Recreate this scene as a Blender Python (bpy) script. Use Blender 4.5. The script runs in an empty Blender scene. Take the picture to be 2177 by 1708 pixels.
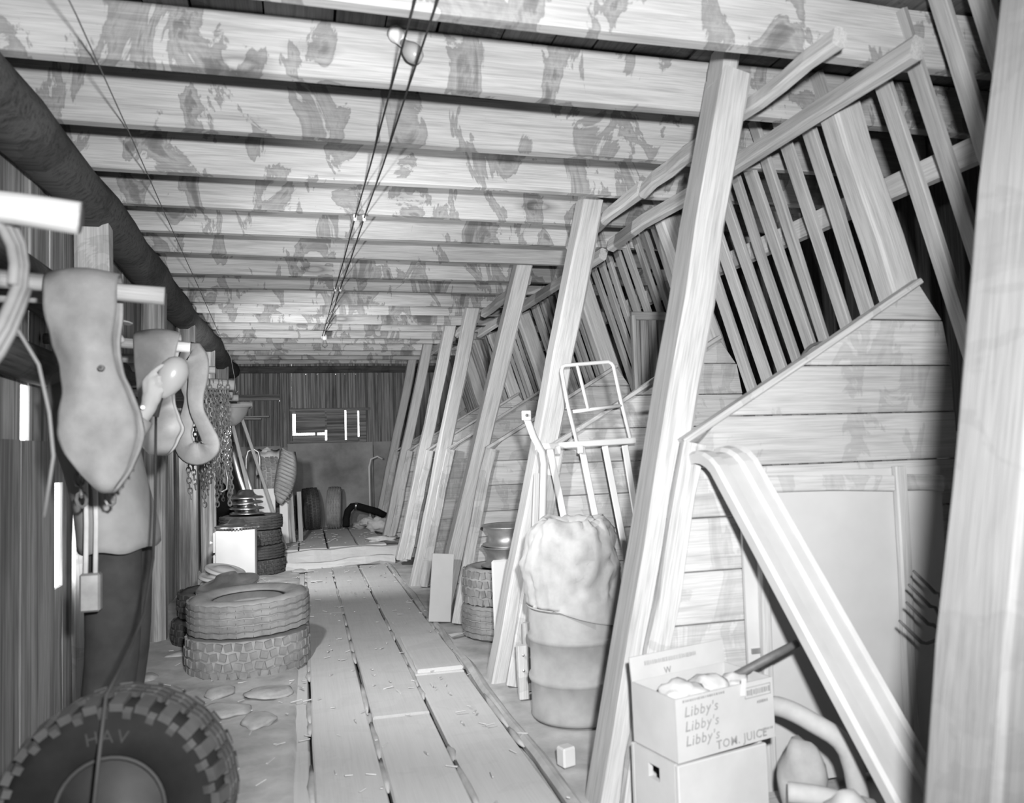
import bpy, bmesh, math, random
from mathutils import Vector, Matrix, noise
random.seed(11)
rnd = random.uniform
S = bpy.context.scene
COL = S.collection
PI = math.pi

# ---------------------------------------------------------------- camera
F_PX, W_PX = 1690.0, 2177.0
cd = bpy.data.cameras.new('camera'); cam = bpy.data.objects.new('camera', cd); COL.objects.link(cam)
cd.sensor_fit = 'HORIZONTAL'; cd.sensor_width = 36.0; cd.lens = 36.0 * F_PX / W_PX
cd.clip_start = 0.05; cd.clip_end = 200
right = Vector((0.96664, -0.25438, -0.02998)); up = Vector((0.01412, -0.06395, 0.99785)); fwd = Vector((0.25575, 0.96499, 0.05823))
cam.matrix_world = Matrix(((right.x, up.x, -fwd.x, 0.0), (right.y, up.y, -fwd.y, 0.0), (right.z, up.z, -fwd.z, 1.15), (0, 0, 0, 1)))
cd.dof.use_dof = True; cd.dof.focus_distance = 6.0; cd.dof.aperture_fstop = 3.0
S.camera = cam

# ---------------------------------------------------------------- world and lights
w = bpy.data.worlds.new('daylight'); S.world = w; w.use_nodes = True
bg = w.node_tree.nodes['Background']; bg.inputs[0].default_value = (1, 1, 1, 1); bg.inputs[1].default_value = 5.0
vs = S.view_settings; vs.view_transform = 'Standard'; vs.look = 'None'; vs.gamma = 1; vs.use_curve_mapping = False
vs.exposure = 0.08

def lamp(name, kind, loc, power, size=0.06, aim=None, cone=None, blend=1.0):
    l = bpy.data.lights.new(name, kind); l.energy = power; l.shadow_soft_size = size
    o = bpy.data.objects.new(name, l); COL.objects.link(o); o.location = loc
    if aim is not None:
        o.rotation_euler = (Vector(aim) - Vector(loc)).to_track_quat('-Z', 'Y').to_euler()
    if cone: l.spot_size = math.radians(cone); l.spot_blend = blend
    return o
# flash gun fixed beside the camera, the assistant's hand-held bulb, and one more fired from beside the left wall
lamp('camera_flash', 'SPOT', (0.16, -0.02, 1.40), 560, 0.05, (0.75, 4.2, 1.30), 128, 1.0)
lamp('hand_flash', 'SPOT', (-0.285, 2.88, 1.46), 165, 0.04, (1.5, 5.2, 1.12), 138, 1.0)
lamp('wall_flash', 'SPOT', (-0.40, 6.05, 1.42), 230, 0.06, (1.0, 10.0, 1.30), 140, 1.0)

# ---------------------------------------------------------------- materials
def new_mat(name):
    m = bpy.data.materials.new(name); m.use_nodes = True
    nt = m.node_tree; b = nt.nodes['Principled BSDF']
    b.inputs['Roughness'].default_value = 0.85
    if 'Specular IOR Level' in b.inputs: b.inputs['Specular IOR Level'].default_value = 0.25
    return m, nt, b
def g(v): return (v, v, v, 1)
def ramp(nt, src, stops, interp='LINEAR'):
    r = nt.nodes.new('ShaderNodeValToRGB'); r.color_ramp.interpolation = interp
    e = r.color_ramp.elements
    while len(e) < len(stops): e.new(0.5)
    for q, (p, v) in zip(e, stops): q.position = p; q.color = g(v)
    nt.links.new(src, r.inputs[0]); return r.outputs[0]
def coords(nt, scale, rand=True):
    tc = nt.nodes.new('ShaderNodeTexCoord'); out = tc.outputs['Object']
    if rand:
        oi = nt.nodes.new('ShaderNodeObjectInfo'); mu = nt.nodes.new('ShaderNodeMath'); mu.operation = 'MULTIPLY'; mu.inputs[1].default_value = 57.0
        nt.links.new(oi.outputs['Random'], mu.inputs[0])
        ad = nt.nodes.new('ShaderNodeVectorMath'); ad.operation = 'ADD'
        nt.links.new(out, ad.inputs[0]); nt.links.new(mu.outputs[0], ad.inputs[1]); out = ad.outputs[0]
    mp = nt.nodes.new('ShaderNodeMapping'); mp.inputs['Scale'].default_value = scale
    nt.links.new(out, mp.inputs[0]); return mp.outputs[0]
def tex(nt, vec, scale, detail=4, rough=0.55, dist=0.0):
    n = nt.nodes.new('ShaderNodeTexNoise'); n.inputs['Scale'].default_value = scale; n.inputs['Detail'].default_value = detail
    n.inputs['Roughness'].default_value = rough; n.inputs['Distortion'].default_value = dist
    nt.links.new(vec, n.inputs['Vector']); return n.outputs['Fac']
def mul(nt, a, b, fac=1.0, mode='MULTIPLY'):
    m = nt.nodes.new('ShaderNodeMixRGB'); m.blend_type = mode; m.inputs[0].default_value = fac
    for i, s in ((1, a), (2, b)):
        if isinstance(s, (int, float)): m.inputs[i].default_value = g(s)
        else: nt.links.new(s, m.inputs[i])
    return m.outputs[0]
def bump(nt, b, h, strength=0.3, dist=0.004):
    n = nt.nodes.new('ShaderNodeBump'); n.inputs['Strength'].default_value = strength; n.inputs['Distance'].default_value = dist
    nt.links.new(h, n.inputs['Height']); nt.links.new(n.outputs[0], b.inputs['Normal'])

def wood(name, base, grain=0.25, stain=0.0, knots=0.3, vary=0.2, streak=0.0, rough=0.85, stain_v=0.25, bmp=0.35, kax=(1.4, 5.0, 0.0), fin=0.76):
    """timber with its grain along the local X axis"""
    m, nt, b = new_mat(name)
    gr = tex(nt, coords(nt, (0.9, 16, 16)), 3.0, 6, 0.6, 0.35)
    col = ramp(nt, gr, [(0.28, base * (1 - grain)), (0.5, base), (0.75, min(1, base * (1 + grain * 0.45)))])
    fine = tex(nt, coords(nt, (2.0, 90, 90)), 2.5, 3)
    col = mul(nt, col, ramp(nt, fine, [(0.3, fin), (0.6, 1.0)]))
    if knots:
        v = nt.nodes.new('ShaderNodeTexVoronoi'); v.inputs['Scale'].default_value = 1.0
        nt.links.new(coords(nt, kax), v.inputs['Vector'])
        col = mul(nt, col, ramp(nt, v.outputs['Distance'], [(0.04, 0.75), (0.075, 0.38), (0.10, 0.62), (0.17, 1.0)]), knots)
    if stain:
        st = tex(nt, coords(nt, (2.4, 1.2, 1.2)), 2.1, 7, 0.58, 0.9)
        col = mul(nt, col, ramp(nt, st, [(0.525, 1.0), (0.540, 0.56), (0.565, 0.62), (0.60, 0.72), (0.64, 0.45), (0.70, stain_v + 0.1)]), stain)
        s2 = tex(nt, coords(nt, (0.8, 3, 3)), 1.1, 2)
        col = mul(nt, col, ramp(nt, s2, [(0.35, 0.72), (0.6, 1.0)]), stain)
    if streak:
        sk = tex(nt, coords(nt, (0.35, 22, 22)), 1.6, 4, 0.6)
        col = mul(nt, col, ramp(nt, sk, [(0.42, 0.3), (0.55, 1.0)]), streak)
    oi = nt.nodes.new('ShaderNodeObjectInfo')
    col = mul(nt, col, ramp(nt, oi.outputs['Random'], [(0, 1 - vary), (1, 1.0)]))
    nt.links.new(col, b.inputs['Base Color']); b.inputs['Roughness'].default_value = rough
    bump(nt, b, fine, bmp, 0.003)
    return m
def plain(name, v, mottle=0.2, scale=8, rough=0.8, metal=0.0, bmp=0.0, spec=None, rand=True, det=5):
    m, nt, b = new_mat(name)
    n = tex(nt, coords(nt, (1, 1, 1), rand), scale, det, 0.6)
    nt.links.new(ramp(nt, n, [(0.3, v * (1 - mottle)), (0.7, min(1, v * (1 + mottle * 0.5)))]), b.inputs['Base Color'])
    b.inputs['Roughness'].default_value = rough; b.inputs['Metallic'].default_value = metal
    if spec is not None: b.inputs['Specular IOR Level'].default_value = spec
    if bmp: bump(nt, b, n, bmp, 0.01)
    return m
M = {}
M['joist'] = wood('joist_wood', 0.64, 0.25, 1.0, 0.85, 0.22, kax=(1.15, 0.0, 3.6))
M['ceil'] = wood('ceiling_board_wood', 0.26, 0.4, 0.75, 0.3, 0.5)
M['post'] = wood('post_wood', 0.56, 0.22, 0.0, 0.25, 0.12)
M['cleat'] = wood('whitewashed_wood', 0.62, 0.35, 0.35, 0.3, 0.1, stain_v=0.5)
M['plank'] = wood('partition_wood', 0.60, 0.22, 0.4, 0.4, 0.15)
M['slat'] = wood('slat_wood', 0.48, 0.3, 0.0, 0.25, 0.3)
M['wall'] = wood('wall_board_wood', 0.52, 0.45, 0.0, 0.2, 0.35, streak=0.65)
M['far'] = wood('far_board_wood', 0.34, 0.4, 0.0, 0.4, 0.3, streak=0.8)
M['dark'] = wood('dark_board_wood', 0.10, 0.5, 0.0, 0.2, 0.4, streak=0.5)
M['log'] = wood('log_wood', 0.11, 0.6, 0.6, 0.3, 0.3)
M['peg'] = wood('peg_wood', 0.37, 0.15, 0.0, 0.0, 0.15)
M['floor'] = wood('floor_plank_wood', 0.62, 0.05, 0.10, 0.0, 0.06, stain_v=0.6, bmp=0.10, fin=0.94)
M['near'] = wood('dimmed_post_wood', 0.21, 0.12, 0.2, 0.1, 0.1, stain_v=0.6)  # near post: wood colour darkened to offset the close camera flash
M['wainscot'] = wood('panel_board_wood', 0.33, 0.4, 0.0, 0.1, 0.2, streak=0.6)
M['ply'] = plain('plywood_sheet', 0.30, 0.45, 2.2, 0.9)
M['sheet'] = plain('pale_sheet', 0.52, 0.10, 3.0, 0.8)
M['dirt'] = plain('packed_dirt', 0.48, 0.35, 5.0, 0.95, bmp=0.6)
M['stone'] = plain('stone', 0.46, 0.35, 9.0, 0.95, bmp=0.4)
M['rubber'] = plain('dusty_rubber', 0.36, 0.3, 7.0, 0.85)
M['tread'] = plain('tread_rubber', 0.28, 0.35, 9.0, 0.85)
M['rubber_dark'] = plain('dark_rubber', 0.12, 0.4, 7.0, 0.8)
M['tread_dark'] = plain('dark_tread_rubber', 0.07, 0.4, 9.0, 0.8)
M['rubber_black'] = plain('black_rubber', 0.016, 0.4, 7.0, 0.9, spec=0.1)
M['moulding'] = plain('moulded_rubber', 0.04, 0.2, 9.0, 0.8, spec=0.1)
M['tread_black'] = plain('worn_lug_rubber', 0.06, 0.4, 9.0, 0.8)
M['tube'] = plain('inner_tube_rubber', 0.20, 0.32, 7.0, 0.65, bmp=0.35, spec=0.35)
M['chrome'] = plain('chrome', 0.75, 0.25, 10.0, 0.28, metal=1.0)
M['tin'] = plain('dull_metal', 0.45, 0.3, 8.0, 0.45, metal=0.7)
M['white'] = plain('white_paint', 0.66, 0.06, 4.0, 0.5)
M['iron'] = plain('rusty_iron', 0.16, 0.4, 20.0, 0.6, metal=0.3)
M['chain'] = plain('chain_steel', 0.24, 0.3, 30.0, 0.55, metal=0.4)
M['drum'] = plain('drum_paint', 0.40, 0.35, 4.0, 0.55)
M['canvas'] = plain('canvas', 0.44, 0.15, 14.0, 0.95, bmp=0.15)
M['card'] = plain('cardboard', 0.52, 0.10, 6.0, 0.9)
M['print'] = plain('printed_ink', 0.22, 0.2, 10.0, 0.9)
M['rope'] = plain('hose_rubber', 0.13, 0.2, 12.0, 0.7)
M['black'] = plain('black_cord', 0.04, 0.2, 12.0, 0.7)
M['skin'] = plain('skin', 0.36, 0.06, 20.0, 0.6)
M['jacket'] = plain('jacket_cloth', 0.28, 0.15, 12.0, 0.95, bmp=0.1)
M['trousers'] = plain('trouser_cloth', 0.045, 0.3, 12.0, 0.95)
M['shoe'] = plain('shoe_leather', 0.05, 0.3, 12.0, 0.6)
M['porcelain'] = plain('porcelain', 0.85, 0.04, 5.0, 0.25)
M['cloth'] = plain('pale_cloth', 0.55, 0.2, 10.0, 0.95)
M['enamel'] = plain('grey_enamel', 0.34, 0.12, 5.0, 0.4)
def frosted(name, v, rough):
    m, nt, b = new_mat(name); b.inputs['Base Color'].default_value = g(v); b.inputs['Roughness'].default_value = rough
    b.inputs['Specular IOR Level'].default_value = 0.6
    return m
M['bulb'] = frosted('silvered_bulb_glass', 0.38, 0.28)
def clear_glass():
    m, nt, b = new_mat('clear_bulb_glass')
    t = nt.nodes.new('ShaderNodeBsdfTransparent'); gl = nt.nodes.new('ShaderNodeBsdfGlossy'); gl.inputs['Roughness'].default_value = 0.15
    lw = nt.nodes.new('ShaderNodeLayerWeight'); lw.inputs[0].default_value = 0.45
    mx = nt.nodes.new('ShaderNodeMixShader'); nt.links.new(lw.outputs['Facing'], mx.inputs[0])
    nt.links.new(t.outputs[0], mx.inputs[1]); nt.links.new(gl.outputs[0], mx.inputs[2])
    nt.links.new(mx.outputs[0], nt.nodes['Material Output'].inputs[0]); return m
M['glass'] = clear_glass()

# ---------------------------------------------------------------- helpers
MATW = {}                                   # world matrix of every object made here
def place(o, Mw, parent=None):
    MATW[o.name] = Mw
    if parent is not None:
        o.parent = parent; o.matrix_basis = MATW[parent.name].inverted() @ Mw
    else: o.matrix_basis = Mw
    return o
def tag(o, label=None, cat=None, group=None, kind=None):
    if label: o['label'] = label
    if cat: o['category'] = cat
    if group: o['group'] = group
    if kind: o['kind'] = kind
    return o
def thing(name, label=None, cat=None, loc=(0, 0, 0), rz=0.0, group=None, kind=None):
    o = bpy.data.objects.new(name, None); COL.objects.link(o); o.empty_display_size = 0.1
    place(o, Matrix.Translation(loc) @ Matrix.Rotation(rz, 4, 'Z')); return tag(o, label, cat, group, kind)
class MB:
    def __init__(s): s.v = []; s.f = []
    def add(s, vs, fs):
        n = len(s.v); s.v += [tuple(v) for v in vs]; s.f += [tuple(i + n for i in f) for f in fs]; return s
    def box(s, c, d, Mx=None):
        hx, hy, hz = d[0] / 2, d[1] / 2, d[2] / 2
        vs = [Vector((c[0] + a * hx, c[1] + b * hy, c[2] + e * hz)) for a in (-1, 1) for b in (-1, 1) for e in (-1, 1)]
        if Mx is not None: vs = [Mx @ v for v in vs]
        return s.add(vs, [(0, 1, 3, 2), (4, 6, 7, 5), (0, 4, 5, 1), (2, 3, 7, 6), (0, 2, 6, 4), (1, 5, 7, 3)])
    def tube(s, pts, r, n=8, closed=False, flat=1.0, nrm=None, cap=True):
        pts = [Vector(p) for p in pts]; k = len(pts)
        rs = r if isinstance(r, (list, tuple)) else [r] * k
        ref = None; vs = []
        for i, p in enumerate(pts):
            a = pts[(i - 1) % k] if (closed or i > 0) else p
            b = pts[(i + 1) % k] if (closed or i < k - 1) else p
            t = (b - a).normalized()
            if nrm is not None: u = Vector(nrm) - t * t.dot(Vector(nrm))
            elif ref is None:
                u = Vector((0, 0, 1)) if abs(t.z) < 0.9 else Vector((0, 1, 0)); u = u - t * t.dot(u)
            else: u = ref - t * t.dot(ref)
            u.normalize(); ref = u; w_ = t.cross(u)
            for j in range(n):
                q = 2 * PI * j / n
                vs.append(p + (w_ * math.cos(q) + u * math.sin(q) * flat) * rs[i])
        fs = []
        for i in range(k if closed else k - 1):
            for j in range(n):
                a = i * n + j; b = i * n + (j + 1) % n; c = ((i + 1) % k) * n + (j + 1) % n; d = ((i + 1) % k) * n + j
                fs.append((a, b, c, d))
        if cap and not closed: fs += [tuple(range(n))[::-1], tuple((k - 1) * n + j for j in range(n))]
        return s.add(vs, fs)
    def lathe(s, prof, n=24, closed=False, Mx=None):
        k = len(prof); vs = []
        for (r, z) in prof:
            for j in range(n):
                q = 2 * PI * j / n; vs.append(Vector((r * math.cos(q), r * math.sin(q), z)))
        if Mx is not None: vs = [Mx @ v for v in vs]
        fs = []
        for i in range(k if closed else k - 1):
            for j in range(n):
                fs.append((i * n + j, i * n + (j + 1) % n, ((i + 1) % k) * n + (j + 1) % n, ((i + 1) % k) * n + j))
        if not closed:
            if prof[0][0] > 1e-6: fs.append(tuple(range(n))[::-1])
            if prof[-1][0] > 1e-6: fs.append(tuple((k - 1) * n + j for j in range(n)))
        return s.add(vs, fs)
    def grid(s, rows, closed_u=False, closed_v=False):
        k = len(rows); n = len(rows[0]); vs = [p for r in rows for p in r]; fs = []
        for i in range(k if closed_u else k - 1):
            for j in range(n if closed_v else n - 1):
                fs.append((i * n + j, i * n + (j + 1) % n, ((i + 1) % k) * n + (j + 1) % n, ((i + 1) % k) * n + j))
        return s.add(vs, fs)
    def mesh(s, name, smooth=False):
        me = bpy.data.meshes.new(name); me.from_pydata(s.v, [], s.f)
        bm = bmesh.new(); bm.from_mesh(me); bmesh.ops.remove_doubles(bm, verts=bm.verts, dist=1e-5)
        bmesh.ops.recalc_face_normals(bm, faces=bm.faces); bm.to_mesh(me); bm.free()
        if smooth: me.polygons.foreach_set('use_smooth', [True] * len(me.polygons))
        return me
def obj(name, mb, mat, parent=None, Mw=None, smooth=False, solid=0, bevel=0, sub=0):
    me = mb.mesh(name, smooth) if isinstance(mb, MB) else mb
    if not me.materials: me.materials.append(M[mat] if isinstance(mat, str) else mat)
    o = bpy.data.objects.new(name, me); COL.objects.link(o)
    place(o, Mw if Mw is not None else Matrix(), parent)
    if sub: md = o.modifiers.new('sub', 'SUBSURF'); md.levels = md.render_levels = sub
    if solid: md = o.modifiers.new('solid', 'SOLIDIFY'); md.thickness = solid; md.offset = 0
    if bevel: md = o.modifiers.new('bevel', 'BEVEL'); md.width = bevel; md.segments = 1; md.limit_method = 'ANGLE'
    return o
def frame(p0, p1, nz):
    p0 = Vector(p0); p1 = Vector(p1); x = (p1 - p0).normalized(); z = Vector(nz); z = (z - x * x.dot(z)).normalized(); y = z.cross(x)
    return Matrix(((x.x, y.x, z.x, p0.x), (x.y, y.y, z.y, p0.y), (x.z, y.z, z.z, p0.z), (0, 0, 0, 1))), (p1 - p0).length
TCACHE = {}
def timber_mesh(name, L, wd, th, nseg, jit, cham, mat, key=None):
    if key is not None:
        kk = (name, round(L, 2), round(wd, 3), round(th, 3), mat, key)
        if kk in TCACHE: return TCACHE[kk]
    a, b = wd / 2, th / 2; c = min(cham, a * 0.6, b * 0.6)
    sec = [(-a + c, -b), (a - c, -b), (a, -b + c), (a, b - c), (a - c, b), (-a + c, b), (-a, b - c), (-a, -b + c)] if c > 0 else [(-a, -b), (a, -b), (a, b), (-a, b)]
    mb = MB(); rows = []
    for i in range(nseg + 1):
        x = L * i / nseg; oy, oz = rnd(-jit, jit), rnd(-jit, jit)
        e = rnd(-jit, jit) * 0.6 if i in (0, nseg) else 0
        rows.append([(x + e, y + oy + rnd(-jit, jit) * 0.5, z + oz + rnd(-jit, jit) * 0.5) for (y, z) in sec])
    mb.grid(rows, closed_v=True); n = len(sec)
    mb.f.append(tuple(range(n))[::-1]); mb.f.append(tuple(nseg * n + j for j in range(n)))
    me = mb.mesh(name); me.materials.append(M[mat])
    if key is not None: TCACHE[kk] = me
    return me
def timber(name, p0, p1, wd, th, mat, parent=None, nz=(0, 0, 1), nseg=4, jit=0.003, cham=0.005, key=None):
    """board or beam from p0 to p1, grain along its length; th is measured along nz, wd across it"""
    Mw, L = frame(p0, p1, nz)
    o = obj(name, timber_mesh(name, L, wd, th, nseg, jit, cham, mat, key), mat, parent, Mw); return o
def copy_tree(o, parent, Mw):
    c = o.copy(); COL.objects.link(c); place(c, Mw, parent)
    d = Mw @ MATW[o.name].inverted()
    for ch in [x for x in bpy.data.objects if x.parent == o]: copy_tree(ch, c, d @ MATW[ch.name])
    return c
T = Matrix.Translation
def RX(a): return Matrix.Rotation(a, 4, 'X')
def RY(a): return Matrix.Rotation(a, 4, 'Y')
def RZ(a): return Matrix.Rotation(a, 4, 'Z')
def lump(name, rx, ry, rz, mat, parent, Mw, n=3, amp=0.25, freq=3.0, seed=0.0):
    bm = bmesh.new(); bmesh.ops.create_icosphere(bm, subdivisions=n, radius=1.0)
    for v in bm.verts:
        d = 1 + amp * noise.noise(v.co * freq * 0.5 + Vector((seed, seed * 2, 0)))
        v.co = Vector((v.co.x * rx, v.co.y * ry, v.co.z * rz)) * d
    me = bpy.data.meshes.new(name); bm.to_mesh(me); bm.free()
    me.polygons.foreach_set('use_smooth', [True] * len(me.polygons)); me.materials.append(M[mat])
    return obj(name, me, mat, parent, Mw)

# ================================================================ the setting
# ---- floor: packed dirt with planks laid along the aisle, and a raised planked end
fl = MB(); rows = []
NX, NY = 84, 130
for i in range(NY + 1):
    y = -2.0 + 13.4 * i / NY; r = []
    for j in range(NX + 1):
        x = -1.15 + 4.2 * j / NX
        h = noise.noise(Vector((x * 2.3, y * 2.3, 0))) * 0.015 + noise.noise(Vector((x * 9, y * 9, 3))) * 0.007
        if -0.02 < x < 0.83: z = -0.09
        elif x <= -0.02: z = 0.004 + h * 0.7 + 0.05 * max(0, (-0.45 - x)) + 0.01 * noise.noise(Vector((x * 25, y * 25, 1)))
        else: z = -0.012 + h * 0.8
        if y > 8.55: z = max(z, 0.05 if -0.75 < x < 0.9 else 0.11 + h)
        r.append((x, y, z))
    rows.append(r)
fl.grid(rows)
floor = tag(obj('floor', fl, 'dirt', smooth=True), kind='structure')
def fplank(x0, x1, y0, y1, z=0.0, th=0.045, mat='floor', key=None):
    return timber('plank', ((x0 + x1) / 2, y0, z - th / 2), ((x0 + x1) / 2, y1, z - th / 2), x1 - x0, th, mat, floor, nz=(0, 0, 1), nseg=6, jit=0.0035, cham=0.006, key=key)
for x0, x1, cuts in ((0.026, 0.259, (-1.9, 2.1, 5.95, 8.35)), (0.277, 0.526, (-1.9, 3.55, 6.2, 8.4)), (0.546, 0.803, (-1.9, 4.15, 8.3)), (-0.235, 0.008, (-1.9, 3.3, 5.9, 8.3))):
    for a, b in zip(cuts[:-1], cuts[1:]): fplank(x0 + rnd(-.004, .004), x1 + rnd(-.004, .004), a + 0.006, b - 0.006, rnd(-0.004, 0.004) - (0.012 if x0 < 0 else 0))
fplank(0.56, 0.80, 4.17, 4.95, 0.020, 0.02)                         # a loose patch board lying on the planks
timber('plank', (0.842, 2.05, -0.02), (0.842, 8.3, -0.02), 0.045, 0.05, 'dirt', floor, nseg=14, jit=0.008, cham=0.012)
# raised end of the floor
for k, (x0, x1) in enumerate(((-0.74, -0.43), (-0.42, -0.06), (-0.045, 0.24), (0.262, 0.56), (0.575, 0.86))):
    fplank(x0, x1, 8.72 + rnd(-.08, .06), 11.18, 0.155 + rnd(-0.006, 0.006), 0.05)
timber('sill_log', (-0.62, 8.52, 0.055), (0.98, 8.66, 0.075), 0.20, 0.17, 'floor', floor, nseg=9, jit=0.016, cham=0.05)
timber('sill_log', (-0.45, 8.30, 0.015), (0.90, 8.44, 0.03), 0.13, 0.09, 'floor', floor, nseg=9, jit=0.016, cham=0.03)
# dirt that has filled stretches of the gaps between the planks
gm = MB()
for gx in (0.017, 0.268, 0.536, 0.815):
    y = 1.8
    while y < 8.3:
        L = rnd(0.12, 0.5)
        if rnd(0, 1) < 0.55:
            gm.tube([(gx + rnd(-.004, .004), y + L * t / 4, -0.012 + rnd(-.004, .003)) for t in range(5)], [0.004, 0.013, 0.016, 0.013, 0.004], 6)
        y += L
tag(obj('gap_dirt', gm, 'dirt', floor, smooth=True), kind='stuff')
ch = MB()
for k in range(420):                                                # straw and chips strewn about
    x = rnd(-0.78, 0.84); y = rnd(2.4, 10.8); L = rnd(0.01, 0.05) * (1 if x > 0 else 1.3); a = rnd(0, PI)
    zz = 0.17 if y > 8.72 else 0.01 + 0.05 * max(0, -0.45 - x)
    ch.box((0, 0, 0), (L, 0.006 * rnd(0.5, 1.6), 0.004), T((x, y, zz)) @ RZ(a) @ RY(rnd(-.2, .2)))
tag(obj('straw', ch, 'cloth', floor), kind='stuff')

# ---- ceiling: joists across, boards above them along the aisle
ceil = thing('ceiling', kind='structure')
x = -1.15
while x < 3.0:
    wd = rnd(0.14, 0.24)
    timber('board', (x + wd / 2, -2.0, 2.60 + rnd(-.004, .006)), (x + wd / 2, 11.4, 2.60 + rnd(-.004, .006)), wd - 0.008, 0.03, 'ceil', ceil, nseg=3, jit=0.002, cham=0)
    x += wd
tag(obj('roof_boards', MB().box((0.95, 4.7, 2.66), (4.4, 13.8, 0.05)), 'dark', ceil))
jy = [-1.7, -1.2, -0.72, -0.25, 0.23, 0.71, 1.18, 1.66, 2.14, 2.62, 3.10, 3.62, 4.10, 4.58, 5.08, 5.60, 6.10, 6.62, 7.10, 7.62, 8.12, 8.62, 9.12, 9.64, 10.14, 10.66, 11.1]
for k, y in enumerate(jy):
    h = 0.205 + rnd(-.012, .008)
    timber('joist', (-1.12, y + 0.025, 2.585 - h / 2 + rnd(-.006, .006)), (2.98, y + 0.025, 2.585 - h / 2 + rnd(-.006, .006)), 0.05, h, 'joist', ceil, nz=(0, 0, 1), nseg=8, jit=0.004, cham=0.004)

# ---- left wall: vertical boards with daylight cracks, log plate, posts, log girts
wl = thing('wall_left', kind='structure', loc=(-1.0, 4.7, 0))
def wboard(y0, y1, z0, z1, x=-1.015, mat='wall', th=0.026, par=None, name='board'):
    return timber(name, (x, (y0 + y1) / 2, z0), (x, (y0 + y1) / 2, z1), y1 - y0, th, mat, par or wl, nz=(1, 0, 0), nseg=3, jit=0.002, cham=0.003)
y = -2.0
cracks = [(3.285, 3.375, 1.23, 1.44), (3.645, 3.84, 0.62, 1.06), (7.22, 7.52, 0.60, 1.03)]
edges = [-2.0]
while edges[-1] < 11.3: edges.append(edges[-1] + rnd(0.17, 0.30))
edges = sorted([e for e in edges if all(e < c[0] - 0.09 or e > c[1] + 0.09 for c in cracks)] + [q for c in cracks for q in c[:2]])
for a, b in zip(edges[:-1], edges[1:]):
    c = [c for c in cracks if abs(c[0] - a) < 0.01]
    if c:
        wboard(a + .001, b - .001, -0.1, c[0][2], -1.012, th=0.016); wboard(a + .001, b - .001, c[0][3], 2.6, -1.012, th=0.016)
    else: wboard(a + 0.002, b - 0.002, -0.1, 2.6, -1.012 + rnd(-.004, .004), th=0.016)
wboards_outer = MB()
for a in edges:
    if all(a < c[0] - 0.01 or a > c[1] + 0.01 for c in cracks): wboards_outer.box((-1.035, a, 1.25), (0.02, 0.05, 2.75))
obj('outer_battens', wboards_outer, 'wall', wl)
y = 0.6                                                             # lower lining of wide boards near the camera
for wd in (0.55, 0.5, 0.48, 0.5, 0.50, 0.40):
    wboard(y, y + wd - 0.004, -0.03, 1.215 + rnd(-.01, .015), -0.965, 'wainscot', 0.03, name='lining_board'); y += wd
lg = MB(); lg.tube([(-0.90 + 0.015 * math.sin(yy * 1.7), yy, 2.285 + 0.012 * math.sin(yy * 2.3)) for yy in [-2 + 0.35 * i for i in range(39)]], [0.106 + 0.008 * math.sin(i * 1.9) for i in range(39)], 10)
lo = obj('plate_log', lg, 'log', wl, smooth=True)
def log(p0, p1, r, name='girt_log'):
    Mw, L = frame(p0, p1, (0, 0, 1)); mb = MB()
    mb.tube([(L * i / 8, rnd(-.006, .006), rnd(-.006, .006)) for i in range(9)], [r * rnd(0.93, 1.05) for i in range(9)], 10)
    return obj(name, mb, 'log', wl, Mw, smooth=True)
log((-0.93, -0.5, 1.80), (-0.93, 3.72, 1.78), 0.085); log((-0.935, -0.5, 1.54), (-0.935, 3.80, 1.50), 0.07)
log((-0.94, 4.0, 1.62), (-0.94, 7.0, 1.62), 0.05); log((-0.94, 7.0, 1.60), (-0.94, 11.1, 1.58), 0.05)
for k, y in enumerate((0.9, 2.35, 3.90, 5.42, 6.9, 8.4, 9.9)):
    timber('wall_post', (-0.90, y, 0.0), (-0.90, y, 2.38 if k else 2.38), 0.13, 0.14, 'wall' if k != 2 else 'plank', wl, nz=(1, 0, 0), nseg=6, jit=0.006, cham=0.02)

# ---- far wall: boards over plywood, a boarded-up window with daylight gaps
we = thing('wall_far', kind='structure', loc=(0.9, 11.2, 0))
def eboard(x0, x1, z0, z1, y=11.215, mat='far', th=0.028, name='board'):
    return timber(name, ((x0 + x1) / 2, y, z0), ((x0 + x1) / 2, y, z1), x1 - x0, th, mat, we, nz=(0, -1, 0), nseg=2, jit=0.001, cham=0.003)
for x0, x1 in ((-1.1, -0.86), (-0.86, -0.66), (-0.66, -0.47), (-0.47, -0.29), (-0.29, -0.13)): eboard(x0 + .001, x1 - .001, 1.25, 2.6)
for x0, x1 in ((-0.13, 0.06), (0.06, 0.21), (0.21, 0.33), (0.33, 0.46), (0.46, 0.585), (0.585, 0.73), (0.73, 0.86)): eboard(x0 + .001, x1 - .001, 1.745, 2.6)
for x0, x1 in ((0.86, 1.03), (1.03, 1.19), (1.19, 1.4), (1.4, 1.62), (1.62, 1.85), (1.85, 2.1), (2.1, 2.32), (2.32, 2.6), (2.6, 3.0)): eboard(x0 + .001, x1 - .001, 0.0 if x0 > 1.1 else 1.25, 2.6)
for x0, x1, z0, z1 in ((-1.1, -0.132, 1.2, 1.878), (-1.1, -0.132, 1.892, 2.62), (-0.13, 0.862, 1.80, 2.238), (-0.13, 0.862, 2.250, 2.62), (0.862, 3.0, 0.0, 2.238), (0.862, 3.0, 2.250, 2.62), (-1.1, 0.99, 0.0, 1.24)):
    obj('backing_board', MB().box(((x0 + x1) / 2, 11.242, (z0 + z1) / 2), (x1 - x0, 0.02, z1 - z0)), 'dark', we)
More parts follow.
